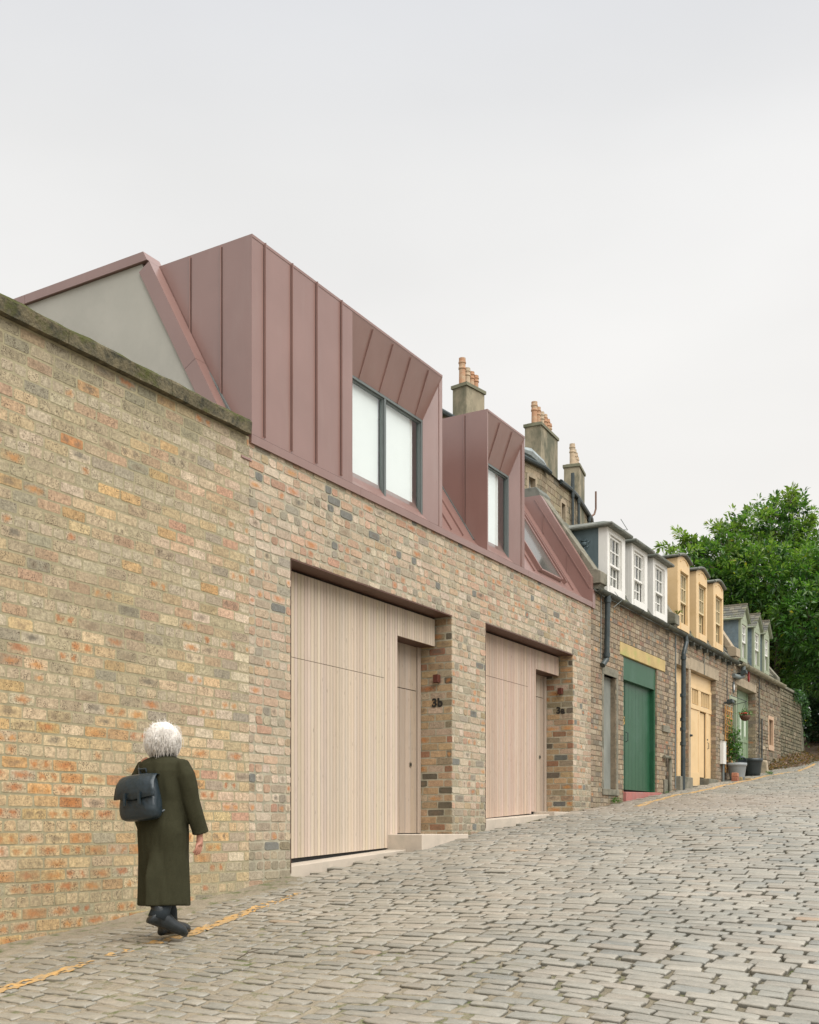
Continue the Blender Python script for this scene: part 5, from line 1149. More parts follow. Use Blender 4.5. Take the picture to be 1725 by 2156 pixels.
def blob_tips(blobs, dens, g, zmin=None, shell=(.72, 1.0)):
    T = []; Dd = []; Br = []
    for (cx, cy, cz, rx, ry, rz) in blobs:
        n = int(dens * (rx * ry * rz) ** (2 / 3)); u = g.normal(size=(n, 3)); u /= np.linalg.norm(u, axis=1)[:, None]
        r_ = g.uniform(shell[0], shell[1], (n, 1)) * (1 + .16 * np.sin(u[:, 0:1] * 7 + cx) * np.sin(u[:, 1:2] * 6 + cy) + .10 * np.sin(u[:, 2:3] * 11 + cz))
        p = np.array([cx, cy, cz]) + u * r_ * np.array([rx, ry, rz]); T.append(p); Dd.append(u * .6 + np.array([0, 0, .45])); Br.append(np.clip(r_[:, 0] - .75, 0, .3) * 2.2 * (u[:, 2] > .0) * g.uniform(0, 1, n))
    T = np.concatenate(T); Dd = np.concatenate(Dd); Br = np.concatenate(Br)
    keep = np.ones(len(T), bool)
    if zmin is not None: keep &= T[:, 2] > zmin
    Dd /= np.linalg.norm(Dd, axis=1)[:, None]
    return T[keep], Dd[keep], Br[keep]
def inv3(xd, yd, Z):
    """point that stands Z metres deep along the sight line through a photograph pixel, used to plan the trees' places once"""
    u = (xd - 862.5) / 2290.; return (Z * (math.cos(TH) + u * math.sin(TH)), Z * (math.sin(TH) - u * math.cos(TH)) - CAMD, (1745 - yd) / 2290. * Z)
def tree(name, label, base, blobs, trunk_r, dens, per, size, cols, seed, group=None, twigs=()):
    g = np.random.default_rng(seed); t = empty(name, base, label, 'tree', group)
    B = Vector(base); mb = MB(); C = Vector(np.mean([b[:3] for b in blobs], 0)); fork = B.lerp(C, .35)
    mb.tube([B - Vector((0, 0, .4)), B.lerp(fork, .5) + Vector((.1, .05, 0)), fork], [trunk_r * 1.3, trunk_r, trunk_r * .8], 10)
    for (cx, cy, cz, rx, ry, rz) in blobs:
        e = Vector((cx, cy, cz)); m_ = fork.lerp(e, .5) + Vector((random.uniform(-.3, .3), random.uniform(-.3, .3), -.2)); mb.tube([fork, m_, e], [trunk_r * .5, trunk_r * .3, .03], 7)
        for q in range(7):
            d = Vector(g.normal(size=3)).normalized(); tip = e + Vector((d.x * rx, d.y * ry, d.z * rz)) * .85; mb.tube([e, e.lerp(tip, .5) + Vector((0, 0, .1)), tip], [.035, .02, .008], 5)
    for pts in twigs: mb.tube(pts, [.02 - .014 * i / (len(pts) - 1) for i in range(len(pts))], 5)
    mb.build('trunk', BARK, t)
    T, D, Br = blob_tips(blobs, dens, g); T2, D2, _ = blob_tips(blobs, dens * .24, g, shell=(.2, .7))
    # twigs that stick out of the outline
    T = np.concatenate([T, T2]); D = np.concatenate([D, D2]); Br = np.concatenate([Br, np.zeros(len(T2))])
    for pts in twigs:
        P = np.array(pts, float); k = np.linspace(.25, 1, 16); seg = np.stack([np.interp(k, np.linspace(0, 1, len(P)), P[:, i]) for i in range(3)], 1); T = np.concatenate([T, seg + g.normal(0, .05, seg.shape)]); dd = P[-1] - P[0]; dd /= np.linalg.norm(dd); D = np.concatenate([D, np.tile(dd, (16, 1))]); Br = np.concatenate([Br, np.full(16, .7)])
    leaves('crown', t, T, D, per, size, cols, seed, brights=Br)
    return t
GR = [(.065, .145, .032), (.085, .175, .035), (.045, .11, .03), (.125, .215, .045), (.03, .075, .024), (.18, .26, .06)]
def trees():
    def bl(x, y, Z, r, rz=None): p = inv3(x, y, Z); return (*p, r, r, rz or r)
    main = [bl(1480, 1200, 37, 1.35, .9), bl(1540, 1170, 37.5, 1.35, .9), bl(1600, 1140, 38, 1.5, 1.3), bl(1655, 1105, 38, 1.0, 1.0), bl(1695, 1175, 38, 1.2), bl(1560, 1230, 37, 1.7, 1.3), bl(1500, 1255, 37.5, 1.3, .9), bl(1630, 1230, 36.5, 1.9, 1.5),
            bl(1640, 1320, 37.5, 1.6, 1.4), bl(1590, 1320, 38.5, 1.5), bl(1660, 1400, 37.5, 1.2, .9), bl(1600, 1390, 39, 1.2, .9), bl(1450, 1180, 38, .8, .5), bl(1672, 1062, 38, .45, .5)]
    tw = []
    for a, b in (((1470, 1180), (1385, 1150)), ((1500, 1160), (1440, 1135)), ((1540, 1150), (1502, 1105)), ((1660, 1080), (1672, 1030)), ((1640, 1090), (1608, 1085)), ((1570, 1140), (1545, 1108)), ((1480, 1170), (1425, 1120)), ((1690, 1110), (1712, 1092))):
        p, q = Vector(inv3(*a, 37.3)), Vector(inv3(*b, 37.3)); tw.append([p, p.lerp(q, .5) + Vector((0, 0, .08)), q])
    bx = inv3(1655, 1530, 37.5)
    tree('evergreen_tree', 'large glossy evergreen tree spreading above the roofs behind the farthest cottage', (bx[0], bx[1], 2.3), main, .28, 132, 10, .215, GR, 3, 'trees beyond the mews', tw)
    right = [bl(1745, 1240, 35, 1.4, 1.5), bl(1785, 1215, 36, 1.6, 1.5), bl(1705, 1300, 34.5, 1.2, 1.2), bl(1760, 1320, 34.5, 1.6, 1.4), bl(1720, 1400, 35, 1.1, .9), bl(1840, 1260, 36, 1.9), bl(1790, 1400, 35, 1.4)]
    bx = inv3(1790, 1560, 36)
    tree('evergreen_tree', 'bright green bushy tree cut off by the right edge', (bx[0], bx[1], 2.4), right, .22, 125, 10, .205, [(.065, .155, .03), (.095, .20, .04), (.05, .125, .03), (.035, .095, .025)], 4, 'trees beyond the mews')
    # bare twig tree
    b = MB(); p = Vector(inv3(1712, 1140, 41)); 
    for a, c in (((1712, 1140), (1716, 1072)), ((1714, 1110), (1700, 1085)), ((1715, 1100), (1728, 1080)), ((1713, 1125), (1704, 1112)), ((1716, 1090), (1708, 1076))):
        q0, q1 = Vector(inv3(*a, 41)), Vector(inv3(*c, 41)); b.tube([q0, q0.lerp(q1, .5) + Vector((.05, 0, .05)), q1], [.02, .013, .005], 5)
    q0 = Vector(inv3(1712, 1140, 41)); b.tube([(q0.x, q0.y, 2.5), (q0.x + .2, q0.y, 6), q0], [.12, .07, .02], 7)
    o = b.build('bare_tree', BARK); tag(o, 'thin leafless tree whose twigs show above the green crowns at the right edge', 'tree')
    # ivy hedge at the bend
    g = np.random.default_rng(8); hb = [bl(1712, 1480, 39.5, 1.15, 1.2), bl(1740, 1450, 39, 1.3, 1.3), bl(1700, 1450, 41, 1.0, .8), bl(1765, 1510, 38.5, 1.2, 1.1), bl(1820, 1480, 38.5, 1.6, 1.6), bl(1722, 1535, 39, .75, .5)]
    bx = inv3(1705, 1560, 39.5); t = empty('ivy_bush', (bx[0], bx[1], 3.), 'dark ivy-covered bush at the bend of the lane beyond the stone wall', 'bush')
    T, D, Br = blob_tips(hb, 330, g, shell=(.5, 1.)); leaves('foliage', t, T, D, 9, .11, [(.045, .095, .05), (.065, .13, .065), (.03, .07, .04), (.09, .15, .085)], 9, wratio=.7)
    mb = MB(); mb.tube([(bx[0], bx[1], 2.6), (bx[0] + .05, bx[1], 3.6), (bx[0] + .2, bx[1] - .2, 4.6)], [.16, .13, .08], 9); mb.build('trunk', BARK, t)
    g2 = np.random.default_rng(21); iv = empty('ivy', (34.9, .2, 4.1), 'green ivy spilling over the far end of the rubble stone wall', 'plant'); P_ = np.stack([g2.uniform(33.6, 35.4, 420), g2.uniform(-.16, .5, 420), 4.12 - np.abs(g2.normal(0, .16, 420))], 1); P_[:, 2] -= np.clip(P_[:, 0] - 34.6, 0, 1) * g2.uniform(0, 2.0, 420); leaves('foliage', iv, P_, np.tile(np.array([[0, -.7, .3]]), (420, 1)), 5, .09, [(.05, .11, .05), (.08, .15, .06), (.035, .08, .04)], 22, wratio=.7)
    # dark bank of bushes far behind, filling below the crowns
    hb = [bl(1660, 1465, 44, 1.6, 1.5), bl(1620, 1440, 45, 1.5, 1.2), bl(1700, 1400, 45, 2.2, 1.8), bl(1600, 1340, 46, 2.2, 1.8), bl(1760, 1350, 46, 2.4, 2.4), bl(1540, 1290, 46, 2.0, 1.6)]
    bx = inv3(1680, 1500, 45); t = empty('laurel_bush', (bx[0], bx[1], 3.6), 'dark laurel thicket seen through the gaps under the evergreen tree', 'bush')
    T, D, Br = blob_tips(hb, 60, g, shell=(.5, 1.)); leaves('foliage', t, T, D, 9, .24, GR[:3], 12)
    mb = MB(); mb.tube([(bx[0], bx[1], 3.), (bx[0], bx[1] + .1, 6)], [.2, .1], 8); mb.build('trunk', BARK, t)
trees()
def verge():
    """bank of earth and leaves at the foot of the stone walls, running on past the bend"""
    X = np.arange(29.6, 52, .12); Y = np.linspace(-1, 1, 22); V = []
    g = np.random.default_rng(2)
    for x in X:
        for v in Y:
            a = np.clip((x - 29.6) / 3, 0, 1); y0 = -.38 * a - .05 - max(0, x - 36.5) * .8; y1 = .05 + max(0, x - 35.2) * 1.2; k = (v + 1) / 2; y = y0 + (y1 - y0) * k
            z = Zg(x, min(y, 0)) + .02 + a * .32 * k ** 1.2 + .02 * math.sin(x * 9 + v * 5) * math.sin(v * 11 + x * 3) - .05 * (k < .01); V.append((x, y, z))
    n, m = len(X), len(Y); F = [(i * m + j, (i + 1) * m + j, (i + 1) * m + j + 1, i * m + j + 1) for i in range(n - 1) for j in range(m - 1)]
    me = bpy.data.meshes.new('verge'); me.from_pydata(V, [], F); me.materials.append(mat('leafy_soil', (.10, .062, .036), .95, .4, 18, bmp=.9, bs=45, col2=(.05, .05, .022))); me.update()
    o = bpy.data.objects.new('verge', me); COL.objects.link(o); tag(o, 'brown earth verge at the foot of the far stone wall', 'verge', kind='structure')
    P = []; D = []
    for k in range(2600):
        i = g.integers(0, n); j = g.integers(0, m); v = V[i * m + j]; P.append((v[0] + g.normal(0, .05), v[1] + g.normal(0, .1), v[2] + .015)); a = g.uniform(0, 6.3); D.append((math.cos(a), math.sin(a), .1))
    o = leaves('leaf_litter', None, np.array(P), np.array(D), 2, .09, [(.17, .09, .045), (.11, .06, .035), (.22, .13, .07), (.08, .075, .03)], 5, wratio=.5); tag(o, 'fallen brown leaves scattered on the verge at the top of the lane', 'fallen leaves', kind='stuff')
verge()
def weed(x, y, label, s=.12, n=26, seed=1, name='weed'):
    r = random.Random(seed); z = Zg(x, y); P = []; D = []
    for k in range(n): a = r.uniform(0, 6.3); q = r.uniform(0, s); P.append((x + q * math.cos(a) * 1.6, y + q * math.sin(a) * .6, z + r.uniform(0, s * .5))); D.append((math.cos(a), math.sin(a), 1.2))
    o = leaves(name, None, np.array(P), np.array(D), 3, s * .6, [(.07, .15, .03), (.05, .11, .025), (.10, .18, .05)], seed, spread=.4, wratio=.2); tag(o, label, 'plant', 'weeds growing at the foot of the walls')
weed(18.15, -.10, 'green grass tuft at the foot of the blocked grey doorway', .11, 26, 1); weed(20.95, -.12, 'small weed beside the red threshold of the green garage door', .06, 14, 2)
weed(5.95, -.27, 'tiny weed in the dirt at the foot of the left brick wall', .02, 8, 3); weed(27.5, -.66, 'leafy weed growing at the foot of the black planter', .10, 34, 4)
def pots():
    def pot(x, y, r, h, m, label, prof=None, name='plant_pot', tilt=None):
        z = Zg(x, y) - .01; mb = MB(); mb.lathe(0, 0, [(r * .72, 0), (r * .80, h * .2), (r * .94, h * .78), (r * .96, h * .80), (r * 1.02, h * .82), (r * 1.04, h), (r * .93, h), (r * .88, h * .85), (0.01, h * .84)], 28)
        me = mb.build(name, m, smooth=True); me.location = (x, y, z)
        me.data.polygons.foreach_set('use_smooth', [True] * len(me.data.polygons))
        if tilt: me.rotation_euler = tilt
        tag(me, label, 'plant pot', 'pots outside the stone cottage'); return me
    p = pot(25.78, -.30, .215, .40, mat('grey_planter', (.24, .26, .26), .5, .1, 4, bmp=0), 'grey round planter holding the climbing plant by the trellis')
    pot(27.22, -.32, .235, .43, mat('black_planter', (.022, .03, .032), .4, .2, 4, bmp=0), 'large black planter in front of the sage green door')
    b = pot(26.35, -.30, .11, .20, mat('grey_bucket', (.055, .075, .08), .4, .1, 4, bmp=0), 'dark plastic tub tipped over on top of the grey planter', tilt=(R(10), R(-118), R(20)), name='bucket'); b.location = (26.02, -.30, Zg(25.9, -.3) + .50); b['category'] = 'bucket'; del b['group']
    # climbing plant
    z = Zg(25.78, -.3) + .33; g = np.random.default_rng(3); t = empty('climbing_plant', (25.78, -.3, z), 'loose green shrub with thin stems growing in the grey planter', 'plant'); mb = MB(); P = []; D = []
    for k in range(12):
        a = g.uniform(0, 6.3); q = Vector((25.85 + .16 * math.cos(a), -.2 + .08 * math.sin(a), z + g.uniform(.45, 1.15))); mb.tube([(25.78, -.3, z), tuple(Vector((25.78, -.3, z)).lerp(q, .5) + Vector((.04, 0, .08))), tuple(q)], [.006, .005, .002], 5)
        for f in np.linspace(.3, 1, 16): P.append(tuple(Vector((25.78, -.3, z)).lerp(q, f) + Vector(g.normal(0, .045, 3)))); D.append((math.cos(a), math.sin(a), .5))
    mb.build('stem', BARK, t); leaves('foliage', t, np.array(P), np.array(D), 4, .075, [(.06, .14, .03), (.09, .19, .04), (.045, .10, .03)], 4, wratio=.55)
    # trellis
    tr = MB(); x0, x1, y, z0, z1 = 25.66, 26.20, -.06, Zg(25.9, 0) + .15, 2.88
    for k in range(4): x = x0 + (x1 - x0) * k / 3; tr.box(x - .012, x + .012, y - .012, y + .012, z0, z1)
    k = 0; zz = z0 + .1
    while zz < z1: tr.box(x0 - .03, x1 + .03, y - .030, y - .0125, zz - .014, zz + .014); zz += .17
    o = tr.build('trellis', mat('orange_timber', (.50, .27, .09), .7, .2, 8, bmp=.1)); tag(o, 'orange-brown wooden trellis leaning on the brick by the cottage window', 'trellis')
    mbx = MB(); mbx.box(25.38, 25.62, -.09, -.005, 1.50, 2.02); mbx.prism_x([(-.10, 2.02), (-.10, 2.03), (-.005, 2.04), (-.005, 2.02)], 25.37, 25.63)
    o = empty('meter_box', (25.5, -.08, 1.5), 'white meter box on the brick wall between the cream garage and the trellis', 'meter box'); mbx.build('cabinet', M['white'], o, bevel=.006); s = MB(); s.tube([(25.50, -.05, 1.5), (25.50, -.05, Zg(25.5, 0) - .02)], .025, 8); s.build('conduit', M['iron_grey'], o); s = MB(); s.box(25.30, 25.72, -.03, .0, 2.07, 2.2); s.build('hood_stone', M['stone'], o, bevel=.008)
    fl = empty('floodlight', (25.72, 0, 2.95), 'black floodlight on the wall above the wooden trellis', 'lamp'); s = MB(); s.tube([(25.72, 0, 2.95), (25.72, -.1, 2.95)], .02, 8); s.build('arm', M['iron'], fl); s = MB(); s.hexa([(25.62, -.10, 2.90), (25.82, -.10, 2.90), (25.82, -.24, 2.94), (25.62, -.24, 2.94)], [(25.62, -.10, 3.01), (25.82, -.10, 3.01), (25.82, -.22, 3.03), (25.62, -.22, 3.03)]); s.build('lamp_head', M['iron'], fl, bevel=.01)
    # hanging basket on a bracket
    bx, by, bz = 26.30, -.36, 2.52
    hb = empty('hanging_basket', (bx, by, bz), 'brown hanging basket of red and white flowers on an iron bracket by the green door', 'hanging basket')
    s = MB(); s.lathe(bx, by, [(.03, bz + .04), (.08, bz + .06), (.115, bz + .11), (.13, bz + .17), (.11, bz + .17), (.01, bz + .15)], 18); s.build('basket', mat('coir', (.10, .05, .03), .9, .3, 30, bmp=.5), hb, smooth=True)
    s = MB(); s.tube([(bx, .0, bz + .68), (bx, -.40, bz + .50)], .008, 6); s.tube([(bx, 0, bz + .42), (bx, -.40, bz + .50)], .008, 6)
    for a in (0, 2.1, 4.2): s.tube([(bx + .12 * math.cos(a), by + .12 * math.sin(a), bz + .17), (bx, by, bz + .50)], .004, 5)
    s.build('bracket', M['iron'], hb)
    P = [(bx + g.normal(0, .08), by + g.normal(0, .08), bz + .18 + abs(g.normal(0, .05))) for _ in range(60)]; leaves('foliage', hb, np.array(P), np.array([(0, 0, 1.)] * 60), 4, .05, [(.08, .17, .04), (.06, .12, .03)], 6, wratio=.5)
    for c_, nm in (((.50, .06, .04), 0), ((.75, .70, .45), 1)):
        s = MB()
        for _ in range(16): a, q = g.uniform(0, 6.3), g.uniform(.03, .14); s.lathe(bx + q * math.cos(a) + (-.06 if nm == 0 else .06), by + q * math.sin(a), [(.01, bz + .20), (.018, bz + .215), (.008, bz + .23)], 7)
        s.build('flowers', mat('petals%d' % nm, c_, .7, .2, 9, bmp=0), hb)
    # odd bricks and stones by the pots
    for i, (x, y, w, h, c, nm, lb) in enumerate(((25.02, -.42, .26, .11, (.25, .10, .06), 'brick', 'loose dark red brick in front of the trellis, lying under a lighter one'), (25.06, -.41, .22, .10, (.34, .15, .09), 'brick', 'loose red brick lying on top of a darker brick by the grey planter'), (25.36, -.44, .14, .10, (.34, .26, .12), 'stone', 'yellowish rough stone beside the loose red bricks'), (25.60, -.58, .36, .06, (.32, .25, .15), 'stone', 'flat sandstone slab in front of the grey planter'))):
        z = Zg(x, y) - .01 + (.11 if i == 1 else 0); s = MB(); s.hexa([(x, y - .08, z), (x + w, y - .06, z), (x + w, y + .08, z), (x, y + .07, z)], [(x + .01, y - .07, z + h), (x + w - .02, y - .055, z + h * .95), (x + w - .01, y + .07, z + h), (x, y + .06, z + h * .97)])
        o = s.build(nm, mat('loose%d' % i, c, .9, .25, 14, bmp=.6, bs=60), bevel=.012); tag(o, lb, 'brick' if nm == 'brick' else 'stone')
    s = MB(); x = 28.55; z = Zg(x, -.3); s.hexa([(x, -.40, z - .1), (x + .26, -.38, z - .1), (x + .28, -.12, z - .1), (x, -.12, z - .1)], [(x + .03, -.36, z + .30), (x + .20, -.34, z + .34), (x + .22, -.14, z + .35), (x + .02, -.14, z + .33)]); o = s.build('stone_block', M['stone'], bevel=.03); tag(o, 'upright rough stone block at the foot of the cottage wall beside the black planter', 'stone')
    # twig lying on the lane
    s = MB(); a = Vector((5.52, -2.07, Zg(5.52, -2.07) + .012)); b = Vector((5.80, -2.07, Zg(5.80, -2.07) + .02)); s.tube([a, a.lerp(b, .45) + Vector((0, .012, .012)), b + Vector((.0, .03, 0))], [.004, .0045, .002], 6); o = s.build('twig', BARK); tag(o, 'thin dark twig lying on the setts in the foreground', 'twig')
pots()

# ------------------------------------------------------------------ the walking person and her backpack
def skin_mesh(name, verts, edges, radii, root, m, parent, lev=2):
    me = bpy.data.meshes.new(name); me.from_pydata(verts, edges, []); me.materials.append(m); o = bpy.data.objects.new(name, me); COL.objects.link(o); o.parent = parent
    sk = o.modifiers.new('skin', 'SKIN'); sk.use_smooth_shade = True
    for i, r in enumerate(radii): me.skin_vertices[0].data[i].radius = (r, r) if not isinstance(r, tuple) else r
    me.skin_vertices[0].data[root].use_root = True
    sb = o.modifiers.new('sub', 'SUBSURF'); sb.levels = lev; sb.render_levels = lev; return o
def person():
    X, Y = 5.86, -1.10; Z = Zg(5.9, -1.15) + .005
    p = empty('person', (X, Y, Z), 'person with fluffy white hair in a long dark olive coat walking up the lane', 'person'); p['_w'] = 1; p.rotation_euler = (0, 0, R(2))
    EYE = True
    skin = mat('skin', (.50, .24, .17), .55, .06, 9, bmp=.05)
    V = []; E = []; Rr = []
    def add(v, r, par=None): V.append(v); Rr.append(r); i = len(V) - 1; (E.append((par, i)) if par is not None else None); return i
    pel = add((0, 0, .84), .125); sp = add((-.01, 0, 1.0), .115, pel); ch = add((-.01, 0, 1.16), .125, sp); up = add((0, 0, 1.26), .085, ch); nk = add((.012, 0, 1.335), .052, up); jaw = add((.035, 0, 1.385), .066, nk); hd = add((.02, 0, 1.44), .080, jaw); tp = add((.02, 0, 1.50), .062, hd)
    no = add((.115, 0, 1.425), .012, hd)
    def hand(wr, d, side, par):
        palm = add(tuple(Vector(wr) + Vector(d) * .05), (.026, .020), par); kn = add(tuple(Vector(wr) + Vector(d) * .085), (.028, .016), palm)
        f0 = Vector(wr) + Vector(d) * .09; fw = Vector((1, 0, 0)); inw = Vector((0, side, 0))
        for k, (o_, l, c) in enumerate(((.026, .066, .35), (.009, .074, .45), (-.009, .069, .55), (-.026, .055, .65))):
            a = f0 + fw * o_; b = a + Vector(d) * l * .45 + inw * l * .12 * c; c2 = b + Vector(d) * l * .33 + inw * l * .35 * c; e = c2 + Vector(d) * l * .2 + inw * l * .4 * c
            i = add(tuple(a), .0095, kn); i = add(tuple(b), .0085, i); i = add(tuple(c2), .0078, i); add(tuple(e), .0065, i)
        t0 = Vector(wr) + Vector(d) * .035; i = add(tuple(t0 + fw * .026 + inw * .008), .011, palm); i = add(tuple(t0 + fw * .045 + Vector(d) * .03 + inw * .014), .0095, i); add(tuple(t0 + fw * .052 + Vector(d) * .055 + inw * .02), .008, i)
    sh = add((-.005, -.15, 1.255), .055, up); el = add((.035, -.215, 1.0), .042, sh); wr = add((.115, -.245, .775), .026, el); hand((.115, -.245, .775), (-.10, .0, -.99), 1, wr)
    sh = add((-.005, .15, 1.255), .055, up); el = add((.0, .225, 1.0), .042, sh); wr = add((.06, .215, .77), .026, el); hand((.06, .215, .77), (-.05, 0, -.99), -1, wr)
    h = add((0, -.085, .78), .085, pel); k = add((-.03, -.09, .45), .06, h); a = add((-.13, -.05, .22), .034, k)
    h = add((0, .085, .78), .085, pel); k = add((.12, .09, .46), .06, h); a = add((.165, .085, .16), .034, k)
    skin_mesh('body', V, E, Rr, 0, skin, p)
    # coat: lofted rings with a back vent, plus sleeves, fused
    coat_m, nt, N, L, P = newmat('olive_wool'); v = coords(N, L); n1 = noise(N, L, v, 260, 3); n2 = noise(N, L, v, 5, 3)
    L.new(mix(N, L, rng(N, L, n1, .3, .7), mix(N, L, n2, (.020, .020, .010), (.030, .029, .015)), (.05, .048, .028)), P.inputs['Base Color']); P.inputs['Roughness'].default_value = .95; P.inputs['Specular IOR Level'].default_value = .1;  bump(N, L, P, mth(N, L, 'ADD', mth(N, L, 'MULTIPLY', noise(N, L, coords(N, L, (1, 1, .35)), 7, 2), 1.), mth(N, L, 'MULTIPLY', n1, .02)), .8, .05)
    mb = MB(); n = 56; rings = [(1.345, .01, .060, .066), (1.325, .006, .078, .092), (1.305, .0, .098, .150), (1.275, -.005, .115, .188), (1.22, -.01, .128, .200), (1.10, -.01, .130, .186), (1.0, -.005, .130, .178), (.90, .0, .142, .188), (.78, .0, .152, .196), (.64, .005, .152, .190), (.50, .008, .158, .192), (.38, .012, .163, .194), (.255, .014, .166, .196)]
    R2 = []
    for i in range(len(rings) - 1):
        for s in range(3): f = s / 3; R2.append(tuple(a + (b - a) * f for a, b in zip(rings[i], rings[i + 1])))
    R2.append(rings[-1]); sa = PI * 1.02; vs = []
    for (z, cx, rx, ry) in R2:
        low = max(0, (.66 - z) / .38); fold = max(0, (1.05 - z) / .8)
        for j in range(n):
            a = sa + 2 * PI * j / n; e = .88; c, s = math.cos(a), math.sin(a); k = 1 + fold * (.030 * math.sin(a * 4 + z * 4) + .022 * math.sin(a * 7 - z * 7 + 1)) + .022 * math.sin(z * 19 + a * 3) * (z > .8) * (z < 1.2)
            q = j / (n - 1); st = (.055 * min(1, low * 2) * max(0, 1 - q * 7)) - (.035 * min(1, low * 2) * max(0, 1 - (1 - q) * 7))
            vs.append((cx + (rx * k + st) * math.copysign(abs(c) ** e, c) - .02 * low * (c < 0) * 0, (ry * k) * math.copysign(abs(s) ** e, s), z + (.008 * math.sin(a * 2) if z < .27 else 0)))
    fs = [(i * n + j, i * n + (j + 1) % n, (i + 1) * n + (j + 1) % n, (i + 1) * n + j) for i in range(len(R2) - 1) for j in range(n)]; fs += [tuple(range(n - 1, -1, -1)), tuple((len(R2) - 1) * n + j for j in range(n))]
    mb.add(vs, fs)
    mb.tube([(-.005, -.11, 1.262), (-.0, -.170, 1.248), (.006, -.205, 1.18), (.020, -.220, 1.10), (.038, -.226, 1.01), (.072, -.238, .90), (.110, -.247, .80), (.118, -.248, .775)], [.055, .068, .070, .067, .062, .061, .058, .062], 18)
    mb.tube([(-.005, .11, 1.262), (-.0, .170, 1.248), (-.010, .205, 1.18), (-.012, .225, 1.10), (-.002, .230, 1.01), (.02, .225, .90), (.055, .216, .80), (.06, .215, .775)], [.055, .067, .068, .066, .062, .060, .056, .057], 18)
    o = mb.build('coat', coat_m, p, smooth=True)
    rm = o.modifiers.new('r', 'REMESH'); rm.mode = 'VOXEL'; rm.voxel_size = .0085; rm.use_smooth_shade = True; sm = o.modifiers.new('s', 'SMOOTH'); sm.iterations = 3; sm.factor = .5
    c = MB(); c.tube([(.012, 0, 1.318), (.014, 0, 1.352), (.018, 0, 1.375)], [.092, .088, .080], 20); c.build('scarf', M['black'], p, smooth=True)
    # trousers
    tm = mat('dark_denim', (.018, .026, .032), .85, .3, 9, bmp=.3, bs=120); c = MB()
    c.tube([(.0, -.06, .40), (-.03, -.06, .33), (-.078, -.055, .24), (-.110, -.045, .165)], [.050, .062, .068, .070], 18); c.tube([(.05, .06, .42), (.085, .07, .32), (.135, .08, .2), (.145, .085, .12)], [.055, .068, .074, .074], 18)
    c.build('trousers', tm, p, smooth=True)
    bm_ = mat('black_leather', (.014, .018, .020), .38, .3, 12, bmp=.2, bs=30); sole = mat('rubber_sole', (.050, .042, .026), .8, .3, 12, bmp=.2)
    def boot(toe, heel, name='boot'):
        T, H = Vector(toe), Vector(heel); d = (T - H); L_ = d.length; d.normalize(); side = d.cross(Vector((0, 0, 1))).normalized(); upv = side.cross(d).normalized()
        prof = [(-.012, .034, .03, .05), (.01, .045, .045, .115), (.06, .050, .048, .135), (.11, .052, .040, .125), (.16, .055, .028, .098), (.21, .060, .026, .086), (.25, .054, .022, .074), (.280, .030, .012, .050)]
        c = MB(); n = 16; vs = []
        for (s, w, _, hh) in prof:
            for j in range(n):
                a = 2 * PI * j / n; y = w * math.cos(a); z = .022 + hh * .5 + hh * .5 * math.sin(a); vs.append(tuple(H + d * (s * L_ / .27) + side * y + upv * z))
        c.add(vs, [(i * n + j, i * n + (j + 1) % n, (i + 1) * n + (j + 1) % n, (i + 1) * n + j) for i in range(len(prof) - 1) for j in range(n)] + [tuple(range(n - 1, -1, -1)), tuple((len(prof) - 1) * n + j for j in range(n))])
        an = H + d * .055 + upv * .06; sh_ = an + upv * .03 * 0 + Vector((0, 0, 1)) * .12 + (Vector((0, 0, 1)) - upv) * .02
        c.tube([tuple(an - upv * .02), tuple(an + upv * .06), tuple(sh_ + Vector((0, 0, .03)))], [.048, .052, .056], 16)
        o = c.build(name, bm_, p, smooth=True)
        tb = MB(); q0 = sh_ + Vector((0, 0, .02)) - d * .055; tb.tube([tuple(q0 - Vector((0, 0, .035))), tuple(q0 + Vector((0, 0, .015))), tuple(q0 + Vector((0, 0, .02)) + d * .012)], [.008, .008, .006], 6); tb.build('pull_tab', sole, o)
        c = MB(); a = []; b = []; m_ = 22
        for j in range(m_):
            t = 2 * PI * j / m_; s = .13 + .148 * math.cos(t); w = (.060 if s > .14 else .053) * math.copysign(abs(math.sin(t)) ** .75, math.sin(t)); base = H + d * (s * L_ / .27) + side * w; lift = upv * (.012 * max(0, (s - .2) / .07) ** 2); a.append(tuple(base + lift)); b.append(tuple(base + lift + upv * .036))
        c.hexa(a, b); c.build('sole', sole, o, bevel=.004)
    boot((.055, -.135, .006), (-.185, -.02, .115)); boot((.36, .08, .0), (.09, .09, .0))
    # hair: a curly mass of strands over a soft cap
    hm = mat('white_hair', (.74, .70, .65), .7, .12, 30, bmp=.3, bs=160, col2=(.64, .60, .54)); g = random.Random(6); C = Vector((.0, .0, 1.462)); c = MB(); nU, nV = 28, 18; vs = []
    for i in range(nV + 1):
        ph = PI * i / nV
        for j in range(nU):
            th = 2 * PI * j / nU; r = 1 + .05 * math.sin(3 * th + 2 * ph) * math.sin(3 * ph) + g.uniform(-.01, .01)
            d = Vector((math.sin(ph) * math.cos(th), math.sin(ph) * math.sin(th), math.cos(ph))); q = Vector((d.x * .115, d.y * .125, d.z * .115)) * r
            if d.x > .55 and d.z < .35: q *= .62
            vs.append(tuple(C + q))
    c.add(vs, [(i * nU + j, i * nU + (j + 1) % nU, (i + 1) * nU + (j + 1) % nU, (i + 1) * nU + j) for i in range(nV) for j in range(nU)])
